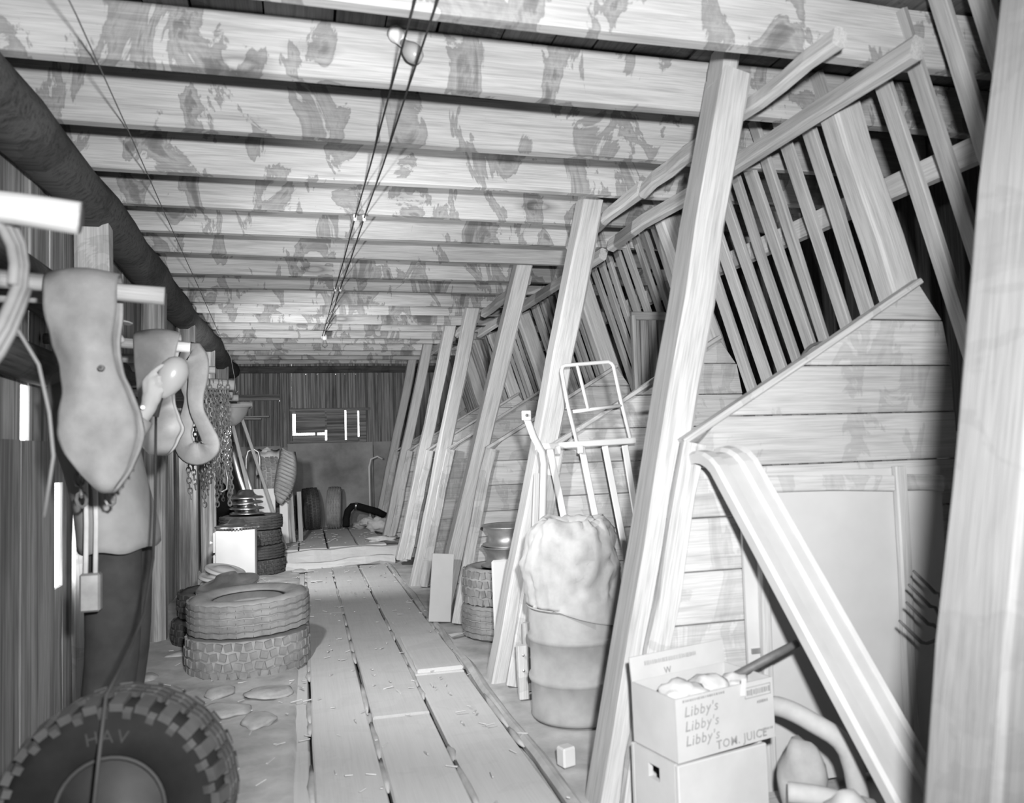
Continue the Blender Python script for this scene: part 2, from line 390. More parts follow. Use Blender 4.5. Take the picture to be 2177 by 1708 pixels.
# window opening between x -0.13 and 0.86, closed by loose boards with gaps
win = thing('window_1', kind='structure', loc=(0.36, 11.2, 1.28))
def wb(x0, x1, z0, z1, y=11.225, name='cover_board'):
    return timber(name, (x0, y, (z0 + z1) / 2), (x1, y, (z0 + z1) / 2), z1 - z0, 0.02, 'far', win, nz=(0, -1, 0), nseg=1, jit=0.0, cham=0)
wb(-0.085, 0.305, 1.437, 1.80); wb(-0.13, 0.305, 1.25, 1.405, name='cover_board'); wb(0.305, 0.33, 1.47, 1.80); wb(0.305, 0.33, 1.25, 1.33)
wb(0.33, 0.572, 1.25, 1.80); wb(0.594, 0.748, 1.25, 1.80); wb(0.768, 0.90, 1.25, 1.80); wb(0.748, 0.768, 1.25, 1.37); wb(0.748, 0.768, 1.73, 1.8); wb(0.572, 0.594, 1.25, 1.30)
wb(-0.20, -0.125, 1.25, 1.80); wb(-0.125, -0.085, 1.70, 1.80); wb(0.17, 0.20, 1.40, 1.44)
timber('window_head', (-0.16, 11.19, 1.755), (0.92, 11.19, 1.755), 0.035, 0.03, 'far', win, nz=(0, -1, 0), nseg=2, jit=0.001)
timber('window_sill', (-0.16, 11.185, 1.315), (0.60, 11.185, 1.315), 0.03, 0.03, 'far', win, nz=(0, -1, 0), nseg=2, jit=0.001)
timber('frame_post', (-0.24, 11.17, 1.25), (-0.24, 11.17, 2.38), 0.09, 0.05, 'far', we, nz=(0, -1, 0), nseg=3)
timber('rail', (-1.0, 11.18, 1.925), (-0.28, 11.18, 1.925), 0.08, 0.03, 'far', we, nz=(0, -1, 0), nseg=2)
timber('top_rail', (-1.0, 11.165, 2.30), (2.6, 11.165, 2.30), 0.09, 0.05, 'log', we, nz=(0, -1, 0), nseg=4)
for x0, x1 in ((-1.05, -0.20), (-0.197, 0.945), (0.953, 2.2)):
    obj('plywood_sheet', MB().box(((x0 + x1) / 2, 11.185, 0.65), (x1 - x0, 0.015, 1.285 if x0 > -.5 else 1.24)), 'ply', we)

# ---- right wall, and the wall behind the camera
wr = thing('wall_right', kind='structure', loc=(2.9, 4.7, 0))
y = -2.0
while y < 11.3:
    wd = rnd(0.2, 0.3)
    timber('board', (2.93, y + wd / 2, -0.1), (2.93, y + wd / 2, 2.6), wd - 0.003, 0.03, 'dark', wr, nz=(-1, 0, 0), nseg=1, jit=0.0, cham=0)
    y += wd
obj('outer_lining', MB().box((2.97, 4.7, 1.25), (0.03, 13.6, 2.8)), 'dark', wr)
wk = thing('wall_back', kind='structure', loc=(0.9, -2.0, 0))
for k in range(16):
    timber('board', (-1.0 + 0.265 * k, -2.02, -0.1), (-1.0 + 0.265 * k, -2.02, 2.65), 0.263, 0.03, 'wall', wk, nz=(0, 1, 0), nseg=1, jit=0, cham=0)
obj('outer_lining', MB().box((0.95, -2.06, 1.25), (4.3, 0.03, 2.9)), 'dark', wk)

# ================================================================ stalls on the right: leaning posts, partitions, hay rack
SL = 0.228                                                          # lean of the posts (x per z)
posts = [  # base y, top y, base z, top z, label
    (1.10, 1.10, 0.0, 2.40, 'broad pale leaning post with a cleat, standing beside the pitchfork'),
    (2.50, 2.50, 0.0, 2.53, 'tall leaning square post with notched top, between the steel drum and the juice carton'),
    (3.97, 3.92, 0.0, 2.52, 'leaning square post behind the drum, white bent bar standing against it'),
    (5.72, 5.22, 0.0, 2.52, 'leaning square post with a pale board propped at its foot, near stacked tires'),
    (6.98, 6.90, 0.0, 2.50, 'leaning square post, first one past the post with the pale board at its foot'),
    (8.20, 8.03, 0.08, 2.50, 'leaning square post at the edge of the raised floor'),
    (9.75, 9.55, 0.13, 2.48, 'leaning square post on the raised floor with rags heaped beside it'),
    (11.0, 10.95, 0.16, 2.46, 'last leaning post, standing against the far wall beside the dark hose')]
lean_posts = []
for k, (yb, yt, zb, zt, lab) in enumerate(posts):
    wd = 0.112 if k else 0.16; dp = 0.145 if k else 0.15
    sl = SL if k else 0.192; x00 = 0.885 if k else 0.905
    xb = x00 + sl * zb + wd / 2; xt = x00 + sl * zt + wd / 2
    t = thing('leaning_post', lab, 'post', (xb, yb, zb), group='leaning stall posts')
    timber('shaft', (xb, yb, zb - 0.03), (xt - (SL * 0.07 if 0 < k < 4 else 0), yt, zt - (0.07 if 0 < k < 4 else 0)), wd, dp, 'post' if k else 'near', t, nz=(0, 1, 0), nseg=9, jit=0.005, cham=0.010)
    if k and k < 4:                                                 # split, stepped head
        timber('head_splinter', (xt - wd * 0.20 - SL * 0.1, yt - dp * 0.02, zt - 0.10), (xt - wd * 0.20 + SL * 0.03, yt - dp * 0.02, zt + 0.035), wd * 0.55, dp * 0.9, 'post', t, nz=(0, 1, 0), nseg=2, jit=0.003, cham=0.01)
    zc = 1.15
    yc = min(yb, yb + (yt - yb) * 0.65) - dp / 2 - 0.0165 - 0.042      # in front of the partition planks
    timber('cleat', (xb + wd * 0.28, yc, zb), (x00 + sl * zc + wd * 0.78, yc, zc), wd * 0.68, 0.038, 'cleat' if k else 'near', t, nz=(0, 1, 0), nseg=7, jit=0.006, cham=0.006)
    lean_posts.append(t)
# stall partitions behind each post: horizontal planks with a rising top edge and a cap strip
part_lab = ['stall partition of pale planks behind the metal chute, framed sheet leaning on it', 'stall partition of pale planks behind the white metal rack and drum',
            'stall partition of planks behind the stacked tires with rims', 'plank stall partition past the post with the pale board at its foot', 'plank stall partition at the edge of the raised floor',
            'plank stall partition on the raised floor beside the heaped rags', 'last plank stall partition, against the far wall']
zl = [0.0, 0.19, 0.37, 0.555, 0.725, 0.90, 1.065, 1.235, 1.405, 1.57, 1.74]
def xtop(z): return 1.235 + (z - 1.160) / (1.705 - 1.160) * 0.945     # x of the sloping top edge at height z
def partition(yp, zb, lab):
    t = thing('stall_partition', lab, 'partition', (1.6, yp, zb), group='plank stall partitions')
    for a, b in zip(zl[:-1], zl[1:]):
        if b < zb: continue
        a2 = max(a, zb) + 0.002; b2 = b - 0.002; xr = 2.31
        yo = yp + rnd(-.004, .004)
        def xl(z): return max(0.885 + 0.064 + SL * z, xtop(z) if z > 1.160 else 0)
        def xrr(z): return xr if z < 1.53 else xr - (z - 1.53) * 0.70
        if xrr(b2) - xl(b2) < 0.02: b2 = 1.70
        n = 8; mb = MB()
        Mw = T((xl(a2), yo, a2))
        for s, yy in ((0, -0.013), (1, 0.013)):
            mb.v += [(xl(a2) - xl(a2), yy, 0), (xrr(a2) - xl(a2), yy, 0), (xrr(b2) - xl(a2), yy, b2 - a2), (xl(b2) - xl(a2), yy, b2 - a2)]
        mb.f += [(0, 1, 2, 3), (7, 6, 5, 4), (0, 4, 5, 1), (1, 5, 6, 2), (2, 6, 7, 3), (3, 7, 4, 0)]
        obj('plank', mb, 'plank', t, Mw, bevel=0.003)
    timber('cap_strip', (1.215, yp - 0.004, 1.150), (2.19, yp - 0.004, 1.713), 0.05, 0.022, 'plank', t, nz=(-0.498, 0, 0.867), nseg=4, jit=0.002, cham=0.004)
    return t
ppy = [min(yb, yb + (yt - yb) * 0.65) - 0.145 / 2 - 0.0165 for (yb, yt, zb, zt, lab) in posts[1:]]
for y, lab, zb in zip(ppy, part_lab, (0, 0, 0, 0, 0.09, 0.13, 0.14)): partition(y, zb, lab)
# hay rack: a post at every partition, slats between, rails
def xr_(z): return 2.661 - 0.3204 * z
rack = thing('hay_rack', 'slatted hay rack of slanting strips along the stalls under the ceiling joists', 'hay rack', (2.0, 5.0, 1.0))
rp_y = [1.25] + ppy
for y in rp_y:
    timber('rack_post', (xr_(1.55) + 0.055, y + 0.075, 1.55), (xr_(2.375) + 0.055, y + 0.075, 2.375), 0.125, 0.10, 'post', rack, nz=(0, 1, 0), nseg=5, jit=0.004, cham=0.010)
for a, b in zip([0.2] + rp_y[:-1], rp_y):
    n = max(3, int(round((b - a - 0.1) / 0.145)))
    for i in range(n):
        y = a + 0.12 + (b - a - 0.16) * (i + 0.4) / n + rnd(-.02, .02); tw = rnd(-.006, .006)
        timber('slat', (xr_(1.0) + 0.10, y + rnd(-.025, .025), 1.0), (xr_(2.56) + 0.10, y, 2.56), rnd(0.055, 0.082), 0.022, 'slat', rack, nz=(0.95, tw, 0.3), nseg=3, jit=0.003, cham=0.003)
timber('rail', (2.20, 0.2, 2.10), (2.20, 11.1, 2.10), 0.05, 0.09, 'post', rack, nz=(0, 0, 1), nseg=10, jit=0.003)
timber('rail', (2.45, 0.2, 1.12), (2.45, 11.1, 1.12), 0.04, 0.09, 'slat', rack, nz=(0, 0, 1), nseg=10, jit=0.003)
for a, b in zip(rp_y[:-1], rp_y[1:]):                               # sloping manger boards below the slats
    timber('manger_board', (2.33, a + 0.05, 0.78), (2.33, b - 0.06, 0.78), 0.40, 0.025, 'plank', rack, nz=(0.95, 0, 0.3), nseg=2, jit=0.002)
# stringers along the heads of the posts
def stringer(p0, p1, wd, th, lab):
    o = timber('stringer', p0, p1, wd, th, 'post', None, nz=(0.25, 0, 1), nseg=5, jit=0.006, cham=0.010)
    return tag(o, lab, 'timber')
stringer((1.575, 1.98, 2.345), (1.565, 2.66, 2.345), 0.045, 0.065, 'short stringer behind the notched head of the leaning post by the drum')
stringer((1.56, 2.68, 2.345), (1.56, 3.36, 2.335), 0.045, 0.075, 'stained stringer with a squared free end under the joists')
stringer((1.565, 3.38, 2.345), (1.56, 4.40, 2.34), 0.05, 0.07, 'stringer with a rough end behind the head of the post with the white bar')
stringer((1.85, 1.98, 2.34), (1.79, 4.35, 2.34), 0.05, 0.075, 'long stringer resting on the hay rack posts under the joists')
stringer((1.565, 5.35, 2.34), (1.565, 6.78, 2.34), 0.05, 0.075, 'stringer leading to the head of the post past the pale board')
stringer((1.56, 7.02, 2.34), (1.56, 8.02, 2.34), 0.05, 0.075, 'stringer over the edge of the raised floor')
stringer((1.56, 8.22, 2.34), (1.56, 9.45, 2.34), 0.05, 0.075, 'stringer over the raised floor beyond its edge')
stringer((1.84, 4.6, 2.34), (1.80, 8.0, 2.34), 0.05, 0.075, 'stringer over the hay rack posts behind the stacked tires with rims')

# ================================================================ tires
TC = {}
def tire_meshes(R, W, rb, kind):
    k = (R, W, rb, kind)
    if k in TC: return TC[k]
    prof = [(rb, -W * .36), (rb + .012, -W * .42), (rb + .35 * (R - rb), -W * .49), (rb + .65 * (R - rb), -W * .5), (R - .035, -W * .47), (R - .012, -W * .42), (R - .007, -W * .2), (R - .006, 0), (R - .007, W * .2), (R - .012, W * .42), (R - .035, W * .47), (rb + .65 * (R - rb), W * .5), (rb + .35 * (R - rb), W * .49), (rb + .012, W * .42), (rb, W * .36), (rb + .02, W * .34), (R - .04, W * .38), (R - .022, 0), (R - .04, -W * .38), (rb + .02, -W * .34)]
    body = MB().lathe(prof, 44, closed=True).mesh('carcass', True)
    tr = MB()
    if kind == 'lug':
        n = 26
        for i in range(n):
            for s in (-1, 1):
                a = 2 * PI * (i + 0.25 * s) / n
                tr.box((0, 0, 0), (0.024, R * 2 * PI / n * 0.50, W * .24), RZ(a) @ T((R - .013, 0, s * W * .34)) @ RY(-0.25 * s))
                a2 = 2 * PI * (i + 0.5 + 0.25 * s) / n
                tr.box((0, 0, 0), (0.030, R * 2 * PI / n * 0.30, W * .08), RZ(a2) @ T((R - .032, 0, s * W * .45)) @ RY(-0.5 * s))
        for zz in (-.14, 0, .14):
            for i in range(52):
                tr.box((0, 0, 0), (0.018, R * 2 * PI / 52 * 0.92, W * .09), RZ(2 * PI * i / 52) @ T((R - .005, 0, zz * W)) @ RX(0.35 if i % 2 else -0.35))
    elif kind == 'rib':
        for zz in (-.36, -.19, 0, .19, .36):
            for i in range(48):
                tr.box((0, 0, 0), (0.013, R * 2 * PI / 48 * 0.99, W * .13), RZ(2 * PI * i / 48) @ T((R - .004 - (.004 if abs(zz) > .3 else 0), 0, zz * W)) @ RX(0.12 if i % 2 else -0.12))
    else:
        for q, zz in enumerate((-.37, -.13, .12, .36)):
            for i in range(40):
                a = 2 * PI * (i + 0.5 * (q % 2)) / 40
                tr.box((0, 0, 0), (0.014, R * 2 * PI / 40 * 0.72, W * .175), RZ(a) @ T((R - .004 - (.005 if abs(zz) > .3 else 0), 0, zz * W)) @ RX((0.22 if (i + q) % 2 else -0.22)) @ RZ(0))
    tread = tr.mesh('tread'); TC[k] = (body, tread); return TC[k]
def tire(label, Mw, R=0.33, W=0.2, rb=0.19, kind='block', dark=0, group=None):
    sfx = ('', '_dark', '_black')[dark]
    base, trd = tire_meshes(R, W, rb, kind)
    key = (R, W, rb, kind, dark)
    if key not in TC:
        a = base.copy(); b = trd.copy(); a.materials.append(M['rubber' + sfx]); b.materials.append(M['tread' + sfx]); TC[key] = (a, b)
    a, b = TC[key]
    t = thing('tire', label, 'tire', group=group); place(t, Mw)
    obj('carcass', a, None, t, Mw); obj('tread', b, None, t, Mw); return t
def flat(x, y, z, W, tx=0, ty=0, rz=0): return T((x, y, z + W / 2)) @ RX(tx) @ RY(ty) @ RZ(rz)
tire('bottom tire of the two-high stack nearest the plank gaps, blocky tread', flat(-0.305, 4.72, -0.008, 0.20, rz=.3), 0.33, 0.20)
tire('top tire of the two-high stack beside the shadow on the planks', flat(-0.298, 4.715, 0.202, 0.19, 0.015, -0.02, 1.1), 0.325, 0.19, kind='rib')
tire('tire under hubcaps, behind the pale two-high stack', flat(-0.50, 5.40, 0.165, 0.15, .02, .03, .5), 0.27, 0.15, 0.17, dark=1)
tire('tire at the bottom under the tire with hubcaps', flat(-0.53, 5.37, 0.0, 0.155, rz=.9), 0.27, 0.155, 0.17, dark=1)
for k in range(4):
    tire(['bottom tire', 'second tire from the floor', 'third tire from the floor', 'top tire'][k] + ' in the four-high stack behind the white cabinet', flat(-0.50 + (0.03, 0.015, -.01, 0.0)[k], 8.32 + (0, .01, -.02, 0)[k], 0.0 + 0.142 * k, 0.14, rz=k), 0.30, 0.14, 0.18, kind='rib' if k % 2 else 'block', dark=1, group='four-high tire stack')
# big lugged tire standing near the camera with a wheel disc in it
tire('tire lying on the dirt under the big lugged tire', flat(-0.42, 2.12, 0.0, 0.13), 0.27, 0.13, 0.165, kind='rib', dark=2)
tn = tire('big lugged tire with raised letters standing near the wall lining', T((-0.405, 2.03, 0.380)) @ RZ(-0.12) @ RX(PI / 2 - 0.06), 0.240, 0.22, 0.112, 'lug', 2)
wheel = MB(); wheel.lathe([(0.112, 0.075), (0.108, 0.06), (0.10, 0.055), (0.096, -0.05), (0.088, -0.06), (0.075, -0.02), (0.06, -0.03), (0.0, -0.03)], 32)
obj('wheel', wheel, 'black', tn, MATW[tn.name], smooth=True, solid=0.004)
rimr = MB(); rimr.lathe([(0.115 + 0.005 * math.cos(q), 0.085 + 0.006 * math.sin(q)) for q in [2 * PI * i / 6 for i in range(6)]], 40, closed=True)
obj('rim_edge', rimr, 'black', tn, MATW[tn.name], smooth=True)
hc = MB().lathe([(0.13, 0.0), (0.128, 0.012), (0.115, 0.02), (0.105, 0.014), (0.07, 0.02), (0.05, 0.045), (0.0, 0.052)], 32)
h1 = obj('hubcap', hc, 'chrome', None, T((-0.385, 1.925, 0.352)) @ RZ(-0.12) @ RX(PI / 2 - 0.9) @ Matrix.Scale(0.70, 4), smooth=True, solid=0.003)
tag(h1, 'chrome hubcap propped inside the big lugged tire', 'hubcap')
def letters(txt, size, Mw, mat, parent, name='lettering', shear=0.0, ext=0.0012, bold=False, sx=1.0):
    cu = bpy.data.curves.new(name, 'FONT'); cu.body = txt; cu.size = size; cu.extrude = ext; cu.shear = shear; cu.resolution_u = 2; cu.space_character = 1.12
    if bold: cu.offset = size * 0.006
    tmp = bpy.data.objects.new('tmp_text', cu); COL.objects.link(tmp)
    dg = bpy.context.evaluated_depsgraph_get(); me = bpy.data.meshes.new_from_object(tmp.evaluated_get(dg))
    bpy.data.objects.remove(tmp); me.name = name; me.materials.clear(); me.materials.append(M[mat])
    return obj(name, me, mat, parent, Mw @ Matrix.Diagonal((sx, 1, 1, 1)))
for i, c in enumerate('HAV'):
    a = (-0.20, 0.0, 0.20)[i]
    letters(c, 0.04, MATW[tn.name] @ RZ(PI / 2 - a) @ T((0.152, 0, 0.1085)) @ RZ(-PI / 2) @ T((-0.014, 0, 0)), 'moulding', tn)
# two tires propped on the far wall, two more behind the white panel
tire('dark tire propped on its tread against the far wall, next to the boards', T((0.10, 10.86, 0.155 + 0.275)) @ RZ(0.06) @ RY(PI / 2 - 0.06) @ RX(0), 0.275, 0.20, 0.17, dark=1)
tire('paler tire propped against the far wall beside the dark hose', T((0.40, 10.86, 0.155 + 0.275)) @ RZ(-0.10) @ RY(PI / 2 + 0.03), 0.275, 0.18, 0.17, kind='rib')
tire('tire lying behind the white panel under the upright tire', flat(-0.42, 9.75, 0.155, 0.20), 0.31, 0.20, 0.19, dark=1)
tire('tire lying on another behind the white panel, carrying the upright tire', flat(-0.40, 9.75, 0.358, 0.19), 0.31, 0.19, 0.19, dark=1)
tire('upright tire with its tread towards the aisle, above the white panel', T((-0.40, 9.76, 0.55 + 0.31)) @ RZ(PI * 0.06) @ RY(PI / 2), 0.31, 0.22, 0.19, kind='block')
# stack of two tires with wheel rims beyond the leaning post by the drum
tire('bottom tire of the stack with wheel rims on top, behind a leaning post', flat(1.235, 4.93, -0.01, 0.20, rz=.4), 0.285, 0.20, 0.18, kind='rib')
tire('upper tire of the stack with wheel rims on top, behind a leaning post', flat(1.245, 4.94, 0.192, 0.22, rz=1.0), 0.285, 0.22, 0.18)
rim = MB().lathe([(0.165, 0.0), (0.165, 0.006), (0.148, 0.012), (0.135, 0.02), (0.13, 0.07), (0.148, 0.10), (0.155, 0.112), (0.168, 0.118), (0.165, 0.124), (0.14, 0.115), (0.12, 0.07), (0.07, 0.06), (0.06, 0.075), (0.0, 0.075)], 36).mesh('rim', True)
rim.materials.append(M['tin'])
for k in range(2):
    o = obj('wheel_rim', rim, None, None, T((1.245 + 0.01 * k, 4.93, 0.412 + 0.128 * k)) @ RX(0.02 * k))
    tag(o, ['lower bare steel wheel rim on the tire stack behind a leaning post', 'upper bare steel wheel rim topping the tire stack behind a leaning post'][k], 'wheel rim', 'bare wheel rims')

# ================================================================ hubcaps
def hubcap(label, Mw, R=0.2, h=0.06, mat='chrome', beads=True, dome=0.4, group=None):
    t = thing('hubcap', label, 'hubcap', group=group); place(t, Mw)
    mb = MB().lathe([(R, 0.0), (R * 1.01, 0.006), (R * .97, 0.014), (R * .90, 0.018), (R * .86, 0.012), (R * .6, h * .35), (R * dome, h * .55), (R * dome * .8, h * .92), (R * dome * .4, h), (0, h * 1.02)], 40)
    obj('disc', mb, mat, t, Mw, smooth=True, solid=0.003)
    if beads:
        bd = MB()
        for i in range(44): bd.box((0, 0, 0), (0.012, 0.015, 0.012), RZ(2 * PI * i / 44) @ T((R * .985, 0, -0.006)))
        obj('beaded_rim', bd, mat, t, Mw)
    return t
hubcap('wide chrome hubcap tilted against the pale two-high tire stack', T((-0.455, 5.24, 0.362)) @ RY(-0.16) @ RX(0.10), 0.185, 0.07, 'tin')
for k, (dx, dy, dz, ax, ay) in enumerate(((-.02, .04, 0.325, .05, .02), (-.03, .03, 0.365, .10, .10), (0.0, 0.06, 0.40, .12, .24))):
    hubcap(['white hubcap at the bottom of the small pile in the dark tire', 'white hubcap in the middle of the small pile in the dark tire', 'white hubcap tipped on top of the small pile in the dark tire'][k], T((-0.50 + dx, 5.50 + dy, dz)) @ RX(ax) @ RY(ay), 0.13, 0.03, 'white', False, 0.5, 'white hubcaps on the dark tire')
hubcap('wide chrome hubcap lying on the white cabinet', T((-0.585, 7.68, 0.508)), 0.19, 0.075)
for k in range(4):
    hubcap(['lowest', 'second', 'third', 'topmost domed'][k] + ' chrome hubcap of the pile on the four-high tire stack', T((-0.545 + rnd(-.01, .01), 8.32, 0.575 + 0.052 * k)) @ RX(rnd(-.03, .03)) @ RY(rnd(-.04, .04)), 0.165, 0.045 + (0.04 if k == 3 else 0), 'chrome', False, 0.5, 'chrome hubcap pile')

# ================================================================ cabinet, panels and scrap along the left wall
cb = thing('white_cabinet', 'small white metal cabinet with drawer knobs on its side', 'cabinet', (-0.59, 7.68, 0.0))
obj('body', MB().box((-0.588, 7.68, 0.26), (0.335, 0.34, 0.46)), 'white', cb, bevel=0.006)
obj('base', MB().box((-0.588, 7.68, 0.018), (0.31, 0.31, 0.032)), 'iron', cb)
for z0, z1 in ((0.30, 0.475), (0.06, 0.28)):
    d = obj('drawer', MB().box((-0.766, 7.68, (z0 + z1) / 2), (0.018, 0.31, z1 - z0)), 'white', cb, bevel=0.004)
    obj('knob', MB().lathe([(0, 0), (0.007, 0.0), (0.007, 0.014), (0.014, 0.018), (0.015, 0.026), (0, 0.032)], 12, Mx=T((-0.775, 7.56, (z0 + z1) / 2)) @ RY(-PI / 2)), 'porcelain', d, smooth=True)
def board(name, p0, p1, wd, th, mat, lab, cat='board', nz=(0, -1, 0), group=None, jit=0.003):
    return tag(timber(name, p0, p1, wd, th, mat, None, nz=nz, nseg=4, jit=jit, cham=0.004), lab, cat, group)
pn = obj('white_sheet', MB().box((0, 0, 0.31), (0.28, 0.025, 0.62)), 'white', None, T((-0.44, 9.30, 0.158)) @ RX(-0.06), bevel=0.004)
tag(pn, 'white painted panel standing before the piled tires on the raised floor', 'panel')
board('pale_board', (-0.20, 9.34, 0.158), (-0.22, 9.42, 0.70), 0.09, 0.022, 'white', 'narrow white board standing beside the white panel')
board('dark_board', (-0.12, 9.40, 0.158), (-0.16, 9.46, 1.06), 0.07, 0.03, 'wall', 'weathered grey board with a split edge standing beside the narrow white board')
board('pale_board', (-0.03, 9.44, 0.158), (-0.045, 9.52, 0.72), 0.05, 0.02, 'peg', 'thin pale lath standing beside the weathered grey board')
# strip of ribbed tractor tread hung over the piled tires
ts = MB(); rows = []
for i in range(13):
    t = i / 12; cx = -0.155 - 0.10 * t * t; cz = 1.20 - 0.58 * t; cy = 9.28 - 0.04 * math.sin(t * PI)
    w2 = 0.075 + 0.035 * math.sin(t * PI) - 0.05 * max(0, t - 0.8) * 4
    rows.append([(cx - w2, cy + 0.05, cz + 0.02), (cx - w2 * .5, cy + 0.005, cz), (cx, cy, cz - 0.012), (cx + w2 * .5, cy + 0.005, cz - 0.02), (cx + w2, cy + 0.05, cz - 0.02)])
ts.grid(rows)
tt = thing('tread_strip', 'strip of diagonally ribbed tire tread hanging over the piled tires', 'tire tread', (-0.2, 9.28, 0.62))
obj('strip', ts, 'rubber', tt, smooth=True, solid=0.012)
rb_ = MB()
for i in range(13):
    t = (i + 0.4) / 13.5; cx = -0.155 - 0.10 * t * t; cz = 1.19 - 0.56 * t; cy = 9.262 - 0.04 * math.sin(t * PI); w2 = (0.06 + 0.03 * math.sin(t * PI))
    rb_.tube([(cx - w2, cy + 0.03, cz + 0.045), (cx, cy, cz), (cx + w2, cy + 0.03, cz - 0.045)], 0.008, 5)
obj('ribs', rb_, 'tread', tt)
cl = MB(); rows = []
for i in range(7):
    rows.append([(-0.52 + 0.26 * j / 8, 9.62 + 0.02 * math.sin(i + j) + (0.0 if i > 1 else 0.1 * (1 - i)), 1.19 - 0.045 * i + 0.012 * math.sin(j * 1.7) + 0.02 * (i < 1)) for j in range(9)])
cl.grid(rows); tag(obj('rag', cl, 'cloth', None, smooth=True, solid=0.01), 'crumpled rag lying over the upright tire', 'rag')
tag(lump('rag', 0.06, 0.05, 0.035, 'cloth', None, T((-0.40, 9.72, 1.205)), 3, 0.5, 4, 2.0), 'small knotted rag on the crown of the upright tire', 'rag')
board('wooden_rod', (-0.18, 8.68, 0.17), (-0.655, 8.98, 1.66), 0.032, 0.022, 'peg', 'long thin wooden rod leaning behind the hubcap pile', 'rod')
board('wooden_rod', (-0.40, 8.70, 0.155), (-0.73, 8.98, 1.53), 0.036, 0.024, 'peg', 'shorter wooden rod leaning nearer the wall than the long thin one', 'rod')
def bumper(label, pts, wd, mat):
    mb = MB(); mb.tube(pts, wd, 8, flat=0.35, nrm=(0, 1, 0)); return tag(obj('bumper', mb, mat, None, smooth=True), label, 'car bumper', 'car trim leaning on the wall')
bumper('chrome car bumper leaning behind the hubcap pile', [(-0.74, 9.10, 1.30), (-0.725, 9.05, 1.18), (-0.66, 9.02, 0.92), (-0.56, 9.00, 0.62), (-0.50, 9.02, 0.2)], 0.035, 'chrome')
bumper('dull car bumper leaning against the chrome one', [(-0.66, 9.20, 1.14), (-0.63, 9.16, 1.02), (-0.56, 9.14, 0.80), (-0.48, 9.12, 0.5), (-0.45, 9.12, 0.2)], 0.03, 'tin')
fd = MB(); rows = []
for i in range(9):
    a = i / 8 * PI * 0.75; rows.append([(-0.86 + 0.14 * math.cos(a) * (1 + .1 * j) , 8.75 + 0.09 * j, 0.55 + 0.38 * math.sin(a) - 0.03 * j * j) for j in range(5)])
fd.grid(rows); tag(obj('fender', fd, 'rubber_black', None, smooth=True, solid=0.006), 'dark curved fender leaning in the corner behind the hubcaps', 'car fender')
uf = MB(); uf.tube([(-0.62, 9.38, 0.17), (-0.61, 9.38, 1.12), (-0.59, 9.38, 1.20), (-0.53, 9.38, 1.225), (-0.48, 9.38, 1.19), (-0.465, 9.38, 1.12), (-0.46, 9.38, 0.17)], 0.014, 8)
tag(obj('metal_stand', uf, 'tin', None, smooth=True), 'bent metal tube frame standing behind the leaning rods', 'frame')
sh = thing('shelf', 'small rough shelf of stacked boards in the far corner', 'shelf', (-0.75, 11.0, 1.6))
for k, (x0, x1, z) in enumerate(((-0.99, -0.42, 1.66), (-0.99, -0.52, 1.635))): timber('shelf_board', (x0, 11.03 + .02 * k, z), (x1, 11.03 + .02 * k, z), 0.18, 0.02, 'slat', sh, nz=(0, 0, 1), nseg=2)

# ================================================================ pegs on the left wall and what hangs from them
def peg(x1, y, z0, z1, r, lab, x0=-0.985, sq=False):
    mb = MB(); n = 6
    Mw, L = frame((x0, y, z0), (x1, y, z1), (0, 0, 1))
    mb.tube([(L * i / n, rnd(-.003, .003), rnd(-.003, .003)) for i in range(n + 1)], [r * rnd(0.95, 1.04) for i in range(n + 1)], 8)
    return tag(obj('peg', mb, 'peg', None, Mw, smooth=not sq), lab, 'peg', 'wall pegs')
peg(-0.392, 1.60, 1.645, 1.600, 0.031, 'thick wooden wall peg carrying the coiled hose')
peg(-0.370, 2.40, 1.668, 1.605, 0.026, 'wooden wall peg carrying the largest hanging inner tube')
peg(-0.60, 2.62, 1.640, 1.635, 0.018, 'short wooden peg carrying the heavy tire chain')
peg(-0.442, 3.50, 1.640, 1.607, 0.022, 'wooden wall peg above the held flash bulb')
peg(-0.440, 4.12, 1.640, 1.612, 0.022, 'wooden wall peg carrying the twisted inner tube')
peg(-0.462, 4.68, 1.650, 1.632, 0.022, 'bare wooden wall peg between the twisted inner tube and the chains')
peg(-0.388, 5.02, 1.600, 1.575, 0.034, 'thick split peg carrying the bundle of tire chains')
peg(-0.415, 5.22, 1.550, 1.535, 0.026, 'wooden peg just under the thick split peg')
peg(-0.395, 5.42, 1.535, 1.527, 0.022, 'wooden peg over the enamel basin')
peg(-0.330, 5.78, 1.515, 1.500, 0.026, 'long wooden peg behind the enamel basin')
